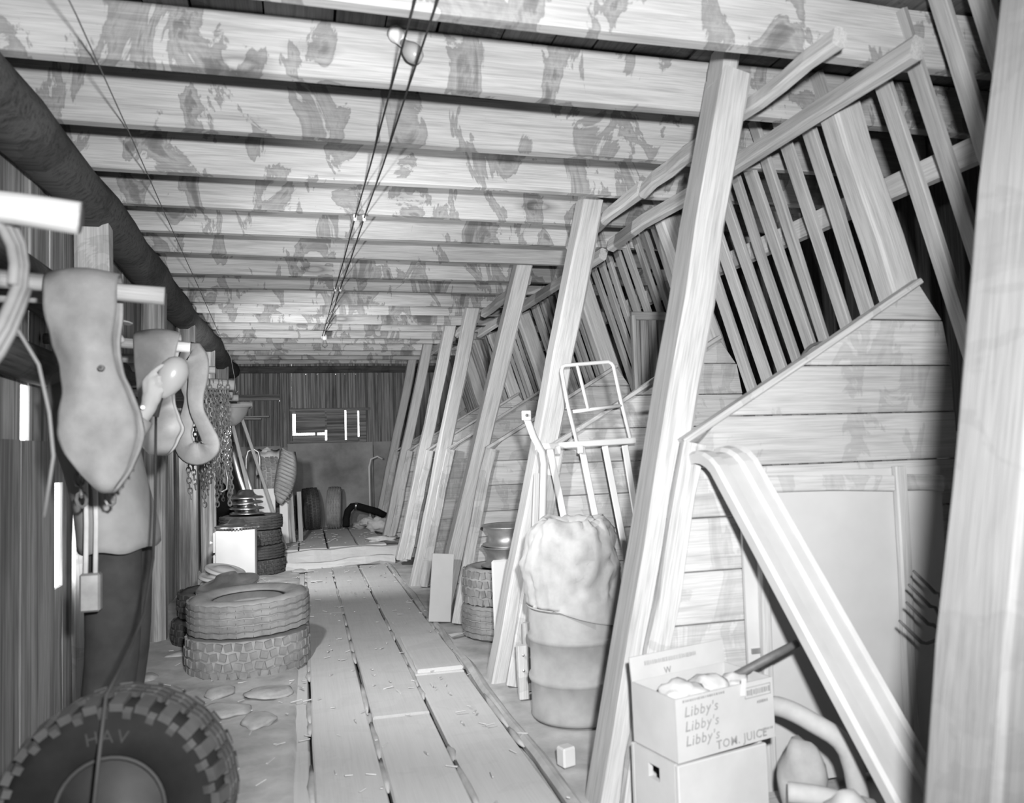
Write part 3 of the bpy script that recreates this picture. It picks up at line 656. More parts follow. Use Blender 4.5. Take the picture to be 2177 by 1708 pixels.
def band_tube(name, label, y0, rows, gap=0.035, thick=0.010, seed=1.0, mat='tube', fold=0.02, folds=()):
    """limp inner tube draped over a peg: a closed band of two layers; rows = (z, x_left, x_right) from the peg down"""
    zt = rows[0][0]; zb = rows[-1][0]
    def at(z):
        for (za, la, ra), (zb_, lb, rb2) in zip(rows[:-1], rows[1:]):
            if zb_ <= z <= za:
                t = (za - z) / (za - zb_ + 1e-9); t = t * t * (3 - 2 * t); return la + (lb - la) * t, ra + (rb2 - ra) * t
        return rows[-1][1:]
    N, Wn = 22, 11; loop = []
    for side in (-1, 1):
        seq = range(N + 1) if side == -1 else range(N, -1, -1)
        for i in (list(range(N, -1, -1)) if side == -1 else list(range(0, N + 1))):
            z = zt - (zt - zb) * i / N; l, r = at(z); row = []
            e = math.sin(PI * i / N)
            for j in range(Wn):
                u = j / (Wn - 1); x = l + (r - l) * u
                bulge = gap * (0.45 + 0.8 * e) * (0.35 + 0.65 * math.sin(PI * u))
                nz_ = (noise.noise(Vector((x * 9 + seed, z * 7, side * 3.0 + seed))) + 0.7 * (0.4 - abs(noise.noise(Vector((x * 14 - z * 9 + seed, z * 15 + x * 6, side * 5.0)))))) * fold * (0.3 + e)
                arch = 0.018 * math.sin(PI * u) if i == 0 else 0.0
                yy = y0 + side * (bulge + 0.006 + (0.02 if i == 0 else 0.026)) + nz_
                for (fx, fz, fs, fa) in folds:
                    if side == -1: yy -= fa * math.exp(-(((x - fx) / fs) ** 2 + ((z - fz) / fs) ** 2))
                row.append((x, yy, z + arch * (1 if i == 0 else 0)))
            loop.append(row)
        if side == -1: loop.append([(rows[0][1] + (rows[0][2] - rows[0][1]) * j / (Wn - 1), y0, zt + 0.02 + 0.012 * math.sin(PI * j / (Wn - 1))) for j in range(Wn)])
    mb = MB(); mb.grid(loop, closed_u=True)
    t = thing(name, label, 'inner tube', ((rows[0][1] + rows[0][2]) / 2, y0, zb), group='limp inner tubes on the pegs')
    obj('band', mb, mat, t, smooth=True, solid=thick, sub=1)
    return t
t1 = band_tube('inner_tube', 'largest limp inner tube hanging from a peg, pointed at the bottom', 2.40,
    [(1.650, -0.668, -0.486), (1.56, -0.664, -0.488), (1.48, -0.648, -0.496), (1.40, -0.625, -0.490), (1.33, -0.612, -0.462), (1.27, -0.622, -0.440), (1.22, -0.628, -0.430), (1.17, -0.610, -0.445), (1.12, -0.575, -0.465), (1.062, -0.525, -0.505)], 0.045, 0.010, 1.0, fold=0.03)
obj('valve', MB().lathe([(0.008, 0), (0.008, 0.012), (0.004, 0.014), (0.0, 0.03)], 10, Mx=T((-0.513, 2.315, 1.395)) @ RX(PI / 2)), 'rubber_dark', t1)
t2 = band_tube('inner_tube', 'inner tube with seams and a sharp fold, hanging behind the held flash bulb', 3.50,
    [(1.650, -0.652, -0.480), (1.55, -0.648, -0.50), (1.45, -0.640, -0.515), (1.38, -0.632, -0.51), (1.31, -0.630, -0.49), (1.27, -0.628, -0.47), (1.22, -0.63, -0.495), (1.185, -0.61, -0.51), (1.165, -0.585, -0.535)], 0.035, 0.010, 4.0, fold=0.03, folds=((-0.50, 1.275, 0.045, 0.05), (-0.56, 1.34, 0.05, -0.03)))
# the third tube hangs as an open twisted ring
path = [(-0.505, 1.655), (-0.535, 1.60), (-0.530, 1.50), (-0.515, 1.43), (-0.535, 1.34), (-0.555, 1.26), (-0.540, 1.19), (-0.490, 1.165), (-0.440, 1.185), (-0.425, 1.22), (-0.455, 1.30), (-0.485, 1.37), (-0.490, 1.45), (-0.480, 1.53), (-0.480, 1.60)]
pts = []
for i in range(60):
    f = i / 60 * len(path); k = int(f); u = f - k; p = [path[(k + d) % len(path)] for d in (-1, 0, 1, 2)]
    c = [0.5 * (2 * p[1][q] + (p[2][q] - p[0][q]) * u + (2 * p[0][q] - 5 * p[1][q] + 4 * p[2][q] - p[3][q]) * u * u + (3 * p[1][q] - p[0][q] - 3 * p[2][q] + p[3][q]) * u ** 3) for q in (0, 1)]
    pts.append((c[0], 4.075 + (0.022 if i < 24 else -0.022 if i > 34 else 0.022 - 0.0044 * (i - 24)) + 0.006 * math.sin(i * 0.9), c[1]))
rt = MB(); rt.tube(pts, [0.046 + 0.010 * math.sin(i * 0.21 + 2) for i in range(60)], 10, closed=True, flat=0.20, nrm=(0.25, 1, 0.1))
tag(obj('inner_tube', rt, 'tube', None, smooth=True), 'twisted inner tube hanging open from a peg beside the chains', 'inner tube', 'limp inner tubes on the pegs')
def chain_strand(pts, L=0.036, r=0.0038, parent=None, mat='chain'):
    mb = MB(); P = [Vector(p) for p in pts]; flip = 0
    for a, b in zip(P[:-1], P[1:]):
        n = max(1, int(round((b - a).length / (L * 0.74)))); d = (b - a).normalized()
        for i in range(n):
            c = a + (b - a) * ((i + 0.5) / n); sd = Vector((1, 0.3, 0)) if flip % 2 else Vector((-0.3, 1, 0)); sd = (sd - d * d.dot(sd)).normalized(); flip += 1
            loop = []
            for q in range(8):
                an = 2 * PI * q / 8; loop.append(c + d * (math.cos(an) * L / 2) + sd * (math.sin(an) * L * 0.30))
            mb.tube(loop, r, 4, closed=True)
    return obj('strand', mb, mat, parent)
def chains(label, y, strands, seedv, L=0.036):
    t = thing('tire_chain', label, 'tire chain', (strands[0][0], y, 1.0), group='hanging tire chains')
    for (x0, z0, z1, dx, yo) in strands:
        n = 5; pts = [(x0 + dx * i / n + rnd(-.012, .012) * (0 < i < n), y + yo + rnd(-.008, .008), z0 + (z1 - z0) * i / n) for i in range(n + 1)]
        chain_strand(pts, L, 0.0045 if L > 0.04 else 0.0036, t)
    return t
chains('heavy tire chain hanging behind the largest inner tube', 2.62, [(-0.715 + 0.019 * k, 1.625, 1.02 + 0.05 * (k % 3), 0.08 + 0.008 * k, 0.015 * (k % 3)) for k in range(6)], 1, 0.046)
chains('thick bundle of tire chains hanging from the split peg', 5.02, [(-0.575 + 0.017 * k, 1.60, 0.86 + 0.07 * (k % 4), 0.02, 0.016 * (k % 3) - 0.045) for k in range(10)], 2)
chains('loose tangle of tire chain below the twisted inner tube', 4.62, [(-0.60 + 0.022 * k, 1.62, 0.93 + 0.05 * (k % 3), 0.02, 0.012 * (k % 3) - 0.04) for k in range(5)], 3)
chains('slim hank of fine chain hanging beyond the enamel basin', 5.80, [(-0.52 + 0.012 * k, 1.48, 0.85 + 0.16 * (k % 3), -0.005, 0.01 * (k % 2) - 0.038) for k in range(5)], 4, 0.03)
hk = MB(); hk.tube([(-0.44, 4.94, 1.10), (-0.425, 4.94, 1.02), (-0.43, 4.94, 0.96), (-0.455, 4.94, 0.945), (-0.475, 4.94, 0.955)], 0.006, 6)
tag(obj('hook', hk, 'tin', None, smooth=True), 'curved metal hook hanging beside the tire chains', 'hook')
bs = thing('basin', 'grey enamel basin hanging among the wall pegs', 'basin', (-0.50, 5.60, 1.36))
obj('bowl', MB().lathe([(0.0, 0.0), (0.07, 0.004), (0.11, 0.03), (0.14, 0.075), (0.155, 0.12), (0.158, 0.125), (0.170, 0.128)], 32), 'enamel', bs, T((-0.50, 5.60, 1.352)) @ RX(0.06), smooth=True, solid=0.003)
obj('rolled_rim', MB().lathe([(0.170 + 0.005 * math.cos(q), 0.128 + 0.005 * math.sin(q)) for q in [2 * PI * i / 6 for i in range(6)]], 36, closed=True), 'enamel', bs, T((-0.50, 5.60, 1.352)) @ RX(0.06), smooth=True)
sw = MB(); sw.add([(-0.59, 6.5, 1.42), (-0.535, 6.5, 1.42), (-0.533, 6.5, 1.32), (-0.545, 6.5, 1.16), (-0.552, 6.5, 1.06), (-0.568, 6.5, 1.06), (-0.575, 6.5, 1.20)], [(0, 1, 2, 6), (6, 2, 3), (6, 3, 4, 5)])
swo = thing('hand_saw', 'pale hand saw hanging point down beyond the chains', 'saw', (-0.56, 6.5, 1.06))
obj('blade', sw, 'white', swo, solid=0.004)
sg = MB(); sg.tube([(-0.565, 6.5, 1.40), (-0.585, 6.5, 1.45), (-0.58, 6.5, 1.50), (-0.545, 6.5, 1.50), (-0.54, 6.5, 1.44)], 0.012, 6, closed=True); obj('handle', sg, 'peg', swo, smooth=True)
peg(-0.50, 6.5, 1.50, 1.485, 0.012, 'thin peg holding the hand saw')
# hose coiled on the first peg
hs = MB(); pts = []
for i in range(70):
    a = 2 * PI * i / 23.0; pts.append((-0.575 + 0.083 * math.cos(a) + 0.004 * (i // 23), 1.60 + 0.035 * math.sin(a * 2) - 0.03 + 0.012 * (i / 23), 1.465 + (0.145 + 0.01 * (i // 23)) * math.sin(a)))
hs.tube(pts, 0.0095, 8); tag(obj('hose', hs, 'rope', None, smooth=True), 'coil of rubber hose hanging from the thick wall peg', 'hose')
wr_ = MB(); wr_.tube([(-0.56, 1.66, 1.45), (-0.51, 1.65, 1.40), (-0.47, 1.64, 1.33), (-0.452, 1.64, 1.24), (-0.445, 1.64, 1.16), (-0.46, 1.64, 1.05)], 0.003, 6)
tag(obj('wire', wr_, 'rope', None, smooth=True), 'loose wire hanging down beside the coiled hose', 'wire')

# ================================================================ the assistant standing behind the largest inner tube
person = thing('person', 'person in a pale jacket behind a hanging inner tube, holding up a flash bulb', 'person', (-0.70, 3.04, 0.0))
def capsule(mb, a, b, ra, rb, n=10):
    a = Vector(a); b = Vector(b); d = (b - a); L = d.length
    if L < 1e-6: d = Vector((0, 0, 1)); L = 1e-6
    d = d.normalized()
    pts, rs = [], []
    for q in (-85, -60, -30): pts.append(a + d * (ra * math.sin(math.radians(q)))); rs.append(ra * math.cos(math.radians(q)))
    for t in (0, 0.5, 1): pts.append(a + (b - a) * t); rs.append(ra + (rb - ra) * t)
    for q in (30, 60, 85): pts.append(b + d * (rb * math.sin(math.radians(q)))); rs.append(rb * math.cos(math.radians(q)))
    mb.tube(pts, rs, n)
def remeshed(name, mb, mat, vox, parent, smooth_it=4):
    o = obj(name, mb, mat, parent)
    r = o.modifiers.new('remesh', 'REMESH'); r.mode = 'VOXEL'; r.voxel_size = vox; r.use_smooth_shade = True
    s_ = o.modifiers.new('smooth', 'SMOOTH'); s_.factor = 0.5; s_.iterations = smooth_it
    return o
bd = MB()
hd = Vector((-0.715, 3.03, 1.595))
bd.lathe([(0.001, -0.125), (0.045, -0.115), (0.062, -0.09), (0.074, -0.03), (0.080, 0.03), (0.073, 0.08), (0.045, 0.115), (0.001, 0.125)], 16, Mx=T(hd) @ Matrix.Diagonal((1.15, 0.95, 1, 1)))
capsule(bd, hd + Vector((0.088, 0, 0.005)), hd + Vector((0.105, 0, -0.025)), 0.010, 0.014)      # nose
capsule(bd, hd + Vector((0.07, -0.02, -0.065)), hd + Vector((0.07, 0.02, -0.065)), 0.014, 0.014) # mouth
capsule(bd, hd + Vector((0.068, 0, -0.105)), hd + Vector((0.06, 0, -0.1)), 0.022, 0.022)        # chin
for s in (-1, 1):
    capsule(bd, hd + Vector((-0.005, 0.078 * s, 0.02)), hd + Vector((-0.01, 0.078 * s, -0.025)), 0.016, 0.011)
capsule(bd, hd + Vector((-0.02, 0, -0.08)), (-0.73, 3.04, 1.42), 0.056, 0.062)
capsule(bd, (-0.73, 3.04, 1.38), (-0.665, 3.04, 1.02), 0.11, 0.10); capsule(bd, (-0.64, 3.04, 1.0), (-0.62, 3.04, 0.92), 0.095, 0.09)
capsule(bd, (-0.73, 2.90, 1.39), (-0.73, 3.18, 1.39), 0.075, 0.075)
for s in (-1, 1):
    capsule(bd, (-0.62, 3.04 + 0.08 * s, 0.90), (-0.62, 3.04 + 0.095 * s, 0.48), 0.072, 0.056); capsule(bd, (-0.62, 3.04 + 0.095 * s, 0.48), (-0.66, 3.04 + 0.10 * s, 0.10), 0.055, 0.040)
    capsule(bd, (-0.68, 3.04 + 0.10 * s, 0.05), (-0.53, 3.04 + 0.115 * s, 0.035), 0.04, 0.033)
capsule(bd, (-0.73, 3.21, 1.37), (-0.77, 3.25, 1.10), 0.052, 0.042); capsule(bd, (-0.77, 3.25, 1.10), (-0.70, 3.23, 0.86), 0.041, 0.030)
capsule(bd, (-0.69, 3.228, 0.83), (-0.675, 3.225, 0.76), 0.03, 0.024)                           # left hand, hanging
for q in range(4): capsule(bd, (-0.70 + 0.018 * q, 3.225, 0.76), (-0.688 + 0.016 * q, 3.215, 0.68 + 0.006 * abs(q - 1.5)), 0.0095, 0.008)
capsule(bd, (-0.66, 3.215, 0.81), (-0.642, 3.205, 0.75), 0.011, 0.009)
wr0 = Vector((-0.492, 2.865, 1.322)); el = Vector((-0.635, 2.84, 1.115))
capsule(bd, (-0.73, 2.87, 1.37), el, 0.052, 0.042); capsule(bd, el, wr0, 0.041, 0.026)
# right hand, back towards the camera, wrapped round the flash handle
capsule(bd, wr0, (-0.489, 2.872, 1.355), 0.026, 0.028)
for a, b in (((-0.492, 2.872, 1.345), (-0.500, 2.868, 1.405)), ((-0.488, 2.868, 1.35), (-0.484, 2.862, 1.408)), ((-0.48, 2.868, 1.35), (-0.472, 2.864, 1.392)), ((-0.476, 2.87, 1.345), (-0.463, 2.868, 1.372))): capsule(bd, a, b, 0.020, 0.0165)
def finger(k, pts, r): 
    for a, b, ra, rb in zip(pts[:-1], pts[1:], (r, r * .95, r * .88), (r * .95, r * .88, r * .78)): capsule(bd, a, b, ra, rb)
finger(0, [(-0.499, 2.862, 1.415), (-0.474, 2.852, 1.440), (-0.459, 2.850, 1.452), (-0.447, 2.850, 1.461)], 0.0100)   # index along the bulb
finger(1, [(-0.484, 2.858, 1.412), (-0.458, 2.850, 1.420), (-0.452, 2.878, 1.418), (-0.470, 2.900, 1.414)], 0.0098)
finger(2, [(-0.474, 2.860, 1.394), (-0.453, 2.852, 1.398), (-0.449, 2.880, 1.396), (-0.468, 2.900, 1.394)], 0.0095)
finger(3, [(-0.465, 2.864, 1.374), (-0.449, 2.858, 1.376), (-0.447, 2.882, 1.374), (-0.462, 2.898, 1.373)], 0.0085)
finger(4, [(-0.500, 2.885, 1.360), (-0.492, 2.905, 1.385), (-0.478, 2.915, 1.402), (-0.464, 2.914, 1.412)], 0.0115)     # thumb on the far side
remeshed('body', bd, 'skin', 0.0055, person, 3)
jk = MB()
rowsj = []
for z, cx, rx, ry in ((0.85, -0.615, 0.122, 0.232), (0.90, -0.617, 0.122, 0.230), (1.0, -0.635, 0.118, 0.21), (1.12, -0.665, 0.118, 0.195), (1.25, -0.70, 0.13, 0.205), (1.36, -0.72, 0.125, 0.20), (1.43, -0.73, 0.095, 0.13), (1.465, -0.725, 0.07, 0.078)):
    rowsj.append([(cx + rx * math.cos(2 * PI * i / 28) * (1 + 0.03 * math.sin(i * 2.1 + z * 20)), 3.04 + ry * math.sin(2 * PI * i / 28), z + 0.008 * math.sin(i * 1.3)) for i in range(28)])
jk.grid(rowsj, closed_v=True)
jo = obj('jacket', jk, 'jacket', person, smooth=True, solid=0.008, sub=1)
for pts, rs in (([(-0.73, 2.88, 1.39), (-0.69, 2.85, 1.25), el, (-0.575, 2.848, 1.20), (-0.515, 2.860, 1.288)], [0.078, 0.066, 0.058, 0.05, 0.040]), ([(-0.73, 3.20, 1.39), (-0.75, 3.235, 1.24), (-0.77, 3.25, 1.10), (-0.74, 3.24, 0.98), (-0.705, 3.232, 0.875)], [0.078, 0.066, 0.058, 0.05, 0.042])):
    mb = MB(); mb.tube(pts, rs, 14, cap=False); obj('sleeve', mb, 'jacket', jo, smooth=True, solid=0.006, sub=2)
obj('cuff_button', MB().lathe([(0, 0), (0.007, 0), (0.007, 0.003), (0, 0.004)], 10, Mx=T((-0.502, 2.815, 1.318)) @ RX(PI / 2)), 'porcelain', jo)
tr = MB()
for s in (-1, 1):
    rows = []
    for z, cx, r in ((0.92, -0.62, 0.085), (0.82, -0.618, 0.088), (0.65, -0.618, 0.086), (0.48, -0.62, 0.081), (0.3, -0.645, 0.077), (0.12, -0.655, 0.075), (0.075, -0.655, 0.077)):
        rows.append([(cx + r * math.cos(2 * PI * i / 18) * (1 + 0.05 * math.sin(i * 1.7 + z * 14)), 3.04 + s * 0.095 + r * 0.9 * math.sin(2 * PI * i / 18), z) for i in range(18)])
    tr.grid(rows, closed_v=True)
obj('trousers', tr, 'trousers', person, smooth=True, solid=0.006, sub=1)
for s in (-1, 1):
    mb = MB(); mb.lathe([(0.001, -0.03), (0.05, -0.028), (0.056, 0.0), (0.05, 0.03), (0.03, 0.055), (0.001, 0.06)], 16, Mx=T((-0.61, 3.04 + 0.108 * s, 0.031)) @ Matrix.Diagonal((2.4, 0.95, 1, 1)))
    obj('shoe', mb, 'shoe', person, smooth=True)
cp = MB().lathe([(0.098, 0.0), (0.102, 0.02), (0.098, 0.055), (0.07, 0.085), (0.0, 0.095)], 24, Mx=T(hd + Vector((-0.005, 0, 0.045))) @ Matrix.Diagonal((1.02, 0.9, 1, 1)))
co = obj('cap', cp, 'cloth', person, smooth=True, solid=0.004)
vz = MB(); rows = []
for i in range(5):
    rows.append([(hd.x + 0.09 + 0.013 * i + 0.02 * (1 - (j / 4 - 1) ** 2) - 0.02, 3.03 + (j / 4 - 1) * (0.07 - 0.006 * i), hd.z + 0.05 - 0.004 * i) for j in range(9)])
vz.grid(rows); obj('visor', vz, 'cloth', co, smooth=True, solid=0.004)
fg = thing('flash_gun', 'round silvered flash bulb on a handle held in a raised hand', 'flash', (-0.46, 2.885, 1.36))
obj('bulb', MB().lathe([(0.001, -0.047), (0.012, -0.046), (0.020, -0.035), (0.032, -0.016), (0.043, 0.012), (0.0465, 0.036), (0.044, 0.060), (0.033, 0.082), (0.018, 0.094), (0.001, 0.098)], 28, Mx=T((-0.436, 2.885, 1.398)) @ RY(0.42) @ Matrix.Scale(1.04, 4)), 'bulb', fg, smooth=True)
hb = MB(); hb.tube([(-0.452, 2.884, 1.385), (-0.466, 2.884, 1.34), (-0.476, 2.884, 1.29)], 0.011, 10); obj('handle', hb, 'black', fg, smooth=True)
cdm = MB(); cdm.tube([(-0.474, 2.884, 1.29), (-0.466, 2.83, 1.24), (-0.462, 2.80, 1.16), (-0.455, 2.75, 1.0), (-0.44, 2.62, 0.85), (-0.43, 2.42, 0.72), (-0.435, 2.25, 0.665), (-0.425, 2.10, 0.655), (-0.422, 1.94, 0.635), (-0.424, 1.885, 0.52), (-0.43, 1.875, 0.44), (-0.45, 1.87, 0.3)], 0.0042, 6)
obj('cord', cdm, 'black', fg, smooth=True)
bp = thing('battery_pack', 'small box-shaped battery pack hanging on a strap at the hip of the person', 'battery', (-0.65, 2.82, 0.67))
obj('case', MB().box((-0.652, 2.80, 0.735), (0.06, 0.04, 0.12)), 'tin', bp, bevel=0.006)
for xx in (-0.668, -0.640):
    sp = MB(); sp.tube([(xx, 2.80, 0.79), (xx, 2.81, 0.95), (xx - .005, 2.82, 1.08), (xx - .02, 2.825, 1.25)], 0.008, 6, flat=0.3, nrm=(0, 1, 0)); obj('strap', sp, 'cloth', bp, smooth=True)

# ================================================================ far end: hose, rags
hp = thing('thick_hose', 'thick dark hose arched over scrap against the far wall', 'hose', (0.65, 10.75, 0.16))
mb = MB(); mb.tube([(0.535, 10.58, 0.20), (0.54, 10.63, 0.30), (0.565, 10.68, 0.39), (0.62, 10.72, 0.445), (0.68, 10.72, 0.45), (0.80, 10.72, 0.41), (0.95, 10.74, 0.36), (1.05, 10.76, 0.30)], 0.045, 10); obj('pipe', mb, 'rubber_black', hp, smooth=True)
mb = MB(); mb.tube([(0.655, 10.72, 0.452), (0.685, 10.72, 0.447)], 0.05, 12); obj('clamp', mb, 'chrome', hp, smooth=True)
for k, (x, y, z, r, lab) in enumerate(((0.72, 10.60, 0.21, 0.09, 'bundled dark rag under the thick hose'), (0.93, 10.15, 0.24, 0.15, 'pale knotted rag heaped beside a leaning post'), (0.82, 10.5, 0.25, 0.10, 'pale sack corner beside the thick hose'))):
    tag(lump('rag', r, r * .7, r * .55, 'rubber' if k == 0 else 'cloth', None, T((x, y, z)), 3, 0.6, 4.0, k * 3.1), lab, 'rag', 'rags on the raised floor')
tag(lump('rag', 0.16, 0.08, 0.03, 'cloth', None, T((0.84, 8.98, 0.185)), 3, 0.7, 5.0, 7.0), 'flattened rag at the edge of the raised floor', 'rag', 'rags on the raised floor')
cn = MB(); cn.tube([(0.875, 10.98, 0.20), (0.875, 11.0, 0.95), (0.90, 11.02, 1.05), (0.99, 11.04, 1.09), (1.06, 11.04, 1.05)], 0.013, 8)
tag(obj('tube_rail', cn, 'white', None, smooth=True), 'thin bent white tube standing at the last leaning post', 'tube')
for k, (x, y, r) in enumerate(((-0.16, 4.06, 0.12), (-0.40, 4.16, 0.09), (-0.36, 3.86, 0.13), (-0.72, 5.0, 0.07), (-0.80, 4.55, 0.08), (-0.62, 4.10, 0.08), (-0.20, 3.66, 0.10), (-0.05, 8.1, 0.07))):
    lab = ['flat pale stone beside the two-high tire stack', 'small flat stone between the dirt and the tire stack', 'broad darker stone sunk in the dirt', 'rough stone by the dark tires', 'rough stone at the foot of a wall post', 'stone among the dirt before the wall post', 'low stone near the first plank gap', 'small stone by the sill log'][k]
    tag(lump('stone', r, r * 0.75, 0.02, 'stone', None, T((x, y, 0.014)) @ RZ(k * 1.3), 3, 0.3, 3.0, k * 1.7), lab, 'stone', 'stones in the dirt')
for k, (x, y, a) in enumerate(((0.10, 7.4, .3), (0.66, 4.6, 1.0), (0.05, 8.05, -.2), (0.90, 4.9, .5))):
    mb = MB(); mb.add([(-.05, -.015, 0), (.05, -.02, .006), (.055, .015, .002), (-.045, .02, .008)], [(0, 1, 2, 3)])
    tag(obj('paper_scrap', mb, 'white', None, T((x, y, 0.012)) @ RZ(a), solid=0.002), ['white scrap on the plank before the white cabinet', 'white scrap on the loose patch board', 'white scrap by the sill log', 'white scrap beside the tires with rims'][k], 'paper', 'paper scraps on the floor')

# ================================================================ steel drum with a canvas bag, white frame, boards
dr = thing('steel_drum', 'small ribbed steel drum with rust stains, canvas bag stuffed in it', 'drum', (1.135, 3.33, 0.0))
R0 = 0.195
obj('shell', MB().lathe([(R0, 0.0), (R0 + .004, 0.012), (R0, 0.024), (R0, 0.148), (R0 + .008, 0.156), (R0 + .011, 0.165), (R0 + .008, 0.174), (R0, 0.182), (R0, 0.318), (R0 + .008, 0.326), (R0 + .011, 0.335), (R0 + .008, 0.344), (R0, 0.352), (R0, 0.462)], 48), 'drum', dr, T((1.135, 3.33, 0.0)), smooth=True, solid=0.004)
obj('rim', MB().lathe([(R0 + .002 + .006 * math.cos(q), 0.464 + .006 * math.sin(q)) for q in [2 * PI * i / 6 for i in range(6)]], 48, closed=True), 'drum', dr, T((1.135, 3.33, 0.0)), smooth=True)
bg_ = MB(); rows = []
prof = [(0.208, 0.395, 0), (0.208, 0.43, .2), (0.206, 0.47, .4), (0.200, 0.52, .8), (0.200, 0.60, 1), (0.203, 0.68, 1), (0.195, 0.75, 1), (0.172, 0.80, 1), (0.14, 0.825, 1), (0.10, 0.80, 1), (0.07, 0.76, .6), (0.0, 0.745, 0)]
NR, NA = 40, 84
for q in range(NR):
    f_ = q / (NR - 1) * (len(prof) - 1.0001); k = int(f_); u = f_ - k; r = prof[k][0] + (prof[k + 1][0] - prof[k][0]) * u; z = prof[k][1] + (prof[k + 1][1] - prof[k][1]) * u; f = prof[k][2] + (prof[k + 1][2] - prof[k][2]) * u
    row = []
    for i in range(NA):
        a = 2 * PI * i / NA; drop = max(0, math.cos(a + 0.65)); zz = z
        if z < 0.47: zz = 0.468 - (0.468 - z) * drop
        p = Vector((math.cos(a) * 1.6 + zz * 1.2, math.sin(a) * 1.6 - zz * 1.5, zz * 5.0))
        ridge = (0.5 - abs(noise.noise(p * 1.3))) * 0.050 + (0.4 - abs(noise.noise(p * 3.1 + Vector((4, 1, 2))))) * 0.026 + noise.noise(p * 0.7) * 0.05
        rr = max(0.0, r + (ridge - 0.022) * f)
        row.append((rr * math.cos(a) + 0.03 * max(0, z - .55), rr * math.sin(a), zz + ridge * 0.5 * (z > 0.72)))
    rows.append(row)
bg_.grid(rows, closed_v=True)
bgo = thing('canvas_bag', 'slumped canvas bag stuffed into the steel drum', 'bag', (1.135, 3.33, 0.40))
obj('sack', bg_, 'canvas', bgo, T((1.135, 3.33, 0.0)), smooth=True, solid=0.005)
cuff = MB(); cuff.tube([(0.075 * math.cos(2 * PI * i / 18) + 0.055, 0.06 * math.sin(2 * PI * i / 18) - 0.07, 0.785 + 0.03 * math.cos(2 * PI * i / 18 + 1)) for i in range(18)], [0.022 + 0.006 * math.sin(i * 1.9) for i in range(18)], 8, closed=True)
obj('rolled_cuff', cuff, 'canvas', bgo, T((1.135, 3.33, 0.0)), smooth=True, sub=1)
tag(lump('rag', 0.035, 0.04, 0.045, 'rubber', None, T((1.20, 3.26, 0.80)), 3, 0.4, 4, 1.0), 'dark wad poking out of the canvas bag', 'rag')
wf = thing('metal_rack', 'white-painted metal rack of tubes and flat bars standing behind the drum', 'metal rack', (1.3, 3.62, 0.0))
def yw(z): return 3.56 + 0.10 * z
def wp(x, z): return (x, yw(z), z)
mb = MB(); mb.tube([wp(1.300, 1.15), wp(1.262, 1.35), wp(1.242, 1.52), wp(1.248, 1.540), wp(1.262, 1.548), wp(1.490, 1.568), wp(1.508, 1.560), wp(1.518, 1.545), wp(1.545, 1.36), wp(1.580, 1.17)], 0.010, 8); obj('tube_loop', mb, 'white', wf, smooth=True)
mb = MB(); mb.tube([wp(1.285, 1.318), wp(1.548, 1.345)], 0.009, 8); obj('cross_bar', mb, 'white', wf, smooth=True)
mb = MB(); mb.tube([wp(1.325, 1.552), wp(1.368, 1.325)], 0.009, 8); obj('upright', mb, 'white', wf, smooth=True)
timber('angle_rail', wp(1.085, 1.150), wp(1.60, 1.168), 0.030, 0.03, 'white', wf, nz=(0, -1, 0), nseg=1, jit=0, cham=0.004)
for x0, x1 in ((1.155, 1.325), (1.318, 1.475), (1.440, 1.585), (1.545, 1.65)): timber('flat_bar', wp(x0, 1.145), wp(x1, 0.005), 0.032, 0.012, 'white', wf, nz=(0, -1, 0), nseg=2, jit=0.0, cham=0.003)
for x in (1.19, 1.305): obj('lug', MB().box((x, yw(1.14) - 0.02, 1.132), (0.03, 0.012, 0.04)), 'white', wf, bevel=0.004)
bb = thing('bent_bar', 'white bent flat bar with a bolt plate, standing against a leaning post', 'metal bar', (1.06, 3.66, 0))
mb = MB(); mb.tube([(1.020, 3.60, 1.30), (1.055, 3.60, 1.20), (1.098, 3.61, 1.125), (1.105, 3.61, 1.07), (1.085, 3.62, 0.70), (1.09, 3.66, 0.0)], 0.017, 8, flat=0.5, nrm=(0, 1, 0)); obj('bar', mb, 'white', bb, smooth=True)
obj('bolt_plate', MB().box((1.018, 3.585, 1.300), (0.044, 0.012, 0.045)), 'white', bb, bevel=0.003)
obj('bolt', MB().lathe([(0, 0), (0.008, 0), (0.007, 0.005), (0, 0.007)], 8, Mx=T((1.018, 3.578, 1.300)) @ RX(PI / 2)), 'iron', bb)
board('leaning_board', (1.035, 3.70, 0.0), (1.125, 3.76, 1.02), 0.06, 0.022, 'post', 'narrow board standing behind the bent white bar')
board('leaning_board', (1.15, 3.74, 0.0), (1.15, 3.78, 0.80), 0.035, 0.02, 'post', 'thin lath standing between the drum and the bent white bar')
bl = thing('bolted_block', 'pair of short bolted wooden blocks on the dirt beside the drum', 'block', (0.99, 3.62, 0))
timber('block', (0.965, 3.60, 0.0), (0.965, 3.61, 0.24), 0.045, 0.04, 'cleat', bl, nz=(0, -1, 0), nseg=2); timber('block', (1.008, 3.63, 0.06), (1.012, 3.65, 0.33), 0.045, 0.04, 'cleat', bl, nz=(0, -1, 0), nseg=2)
for (x, y, z) in ((0.965, 3.578, 0.20), (0.965, 3.578, 0.13), (1.011, 3.61, 0.27), (1.010, 3.61, 0.18)): obj('bolt', MB().lathe([(0, 0), (0.007, 0), (0.006, 0.005), (0, 0.007)], 8, Mx=T((x, y, z)) @ RX(PI / 2)), 'chrome', bl)
sb = obj('propped_board', MB().box((0, 0, 0.225), (0.15, 0.018, 0.45)), 'sheet', None, T((0.872, 5.36, 0.0)) @ RY(0.10) @ RX(-0.10), bevel=0.003); tag(sb, 'pale smooth board propped at the foot of a leaning post', 'board')
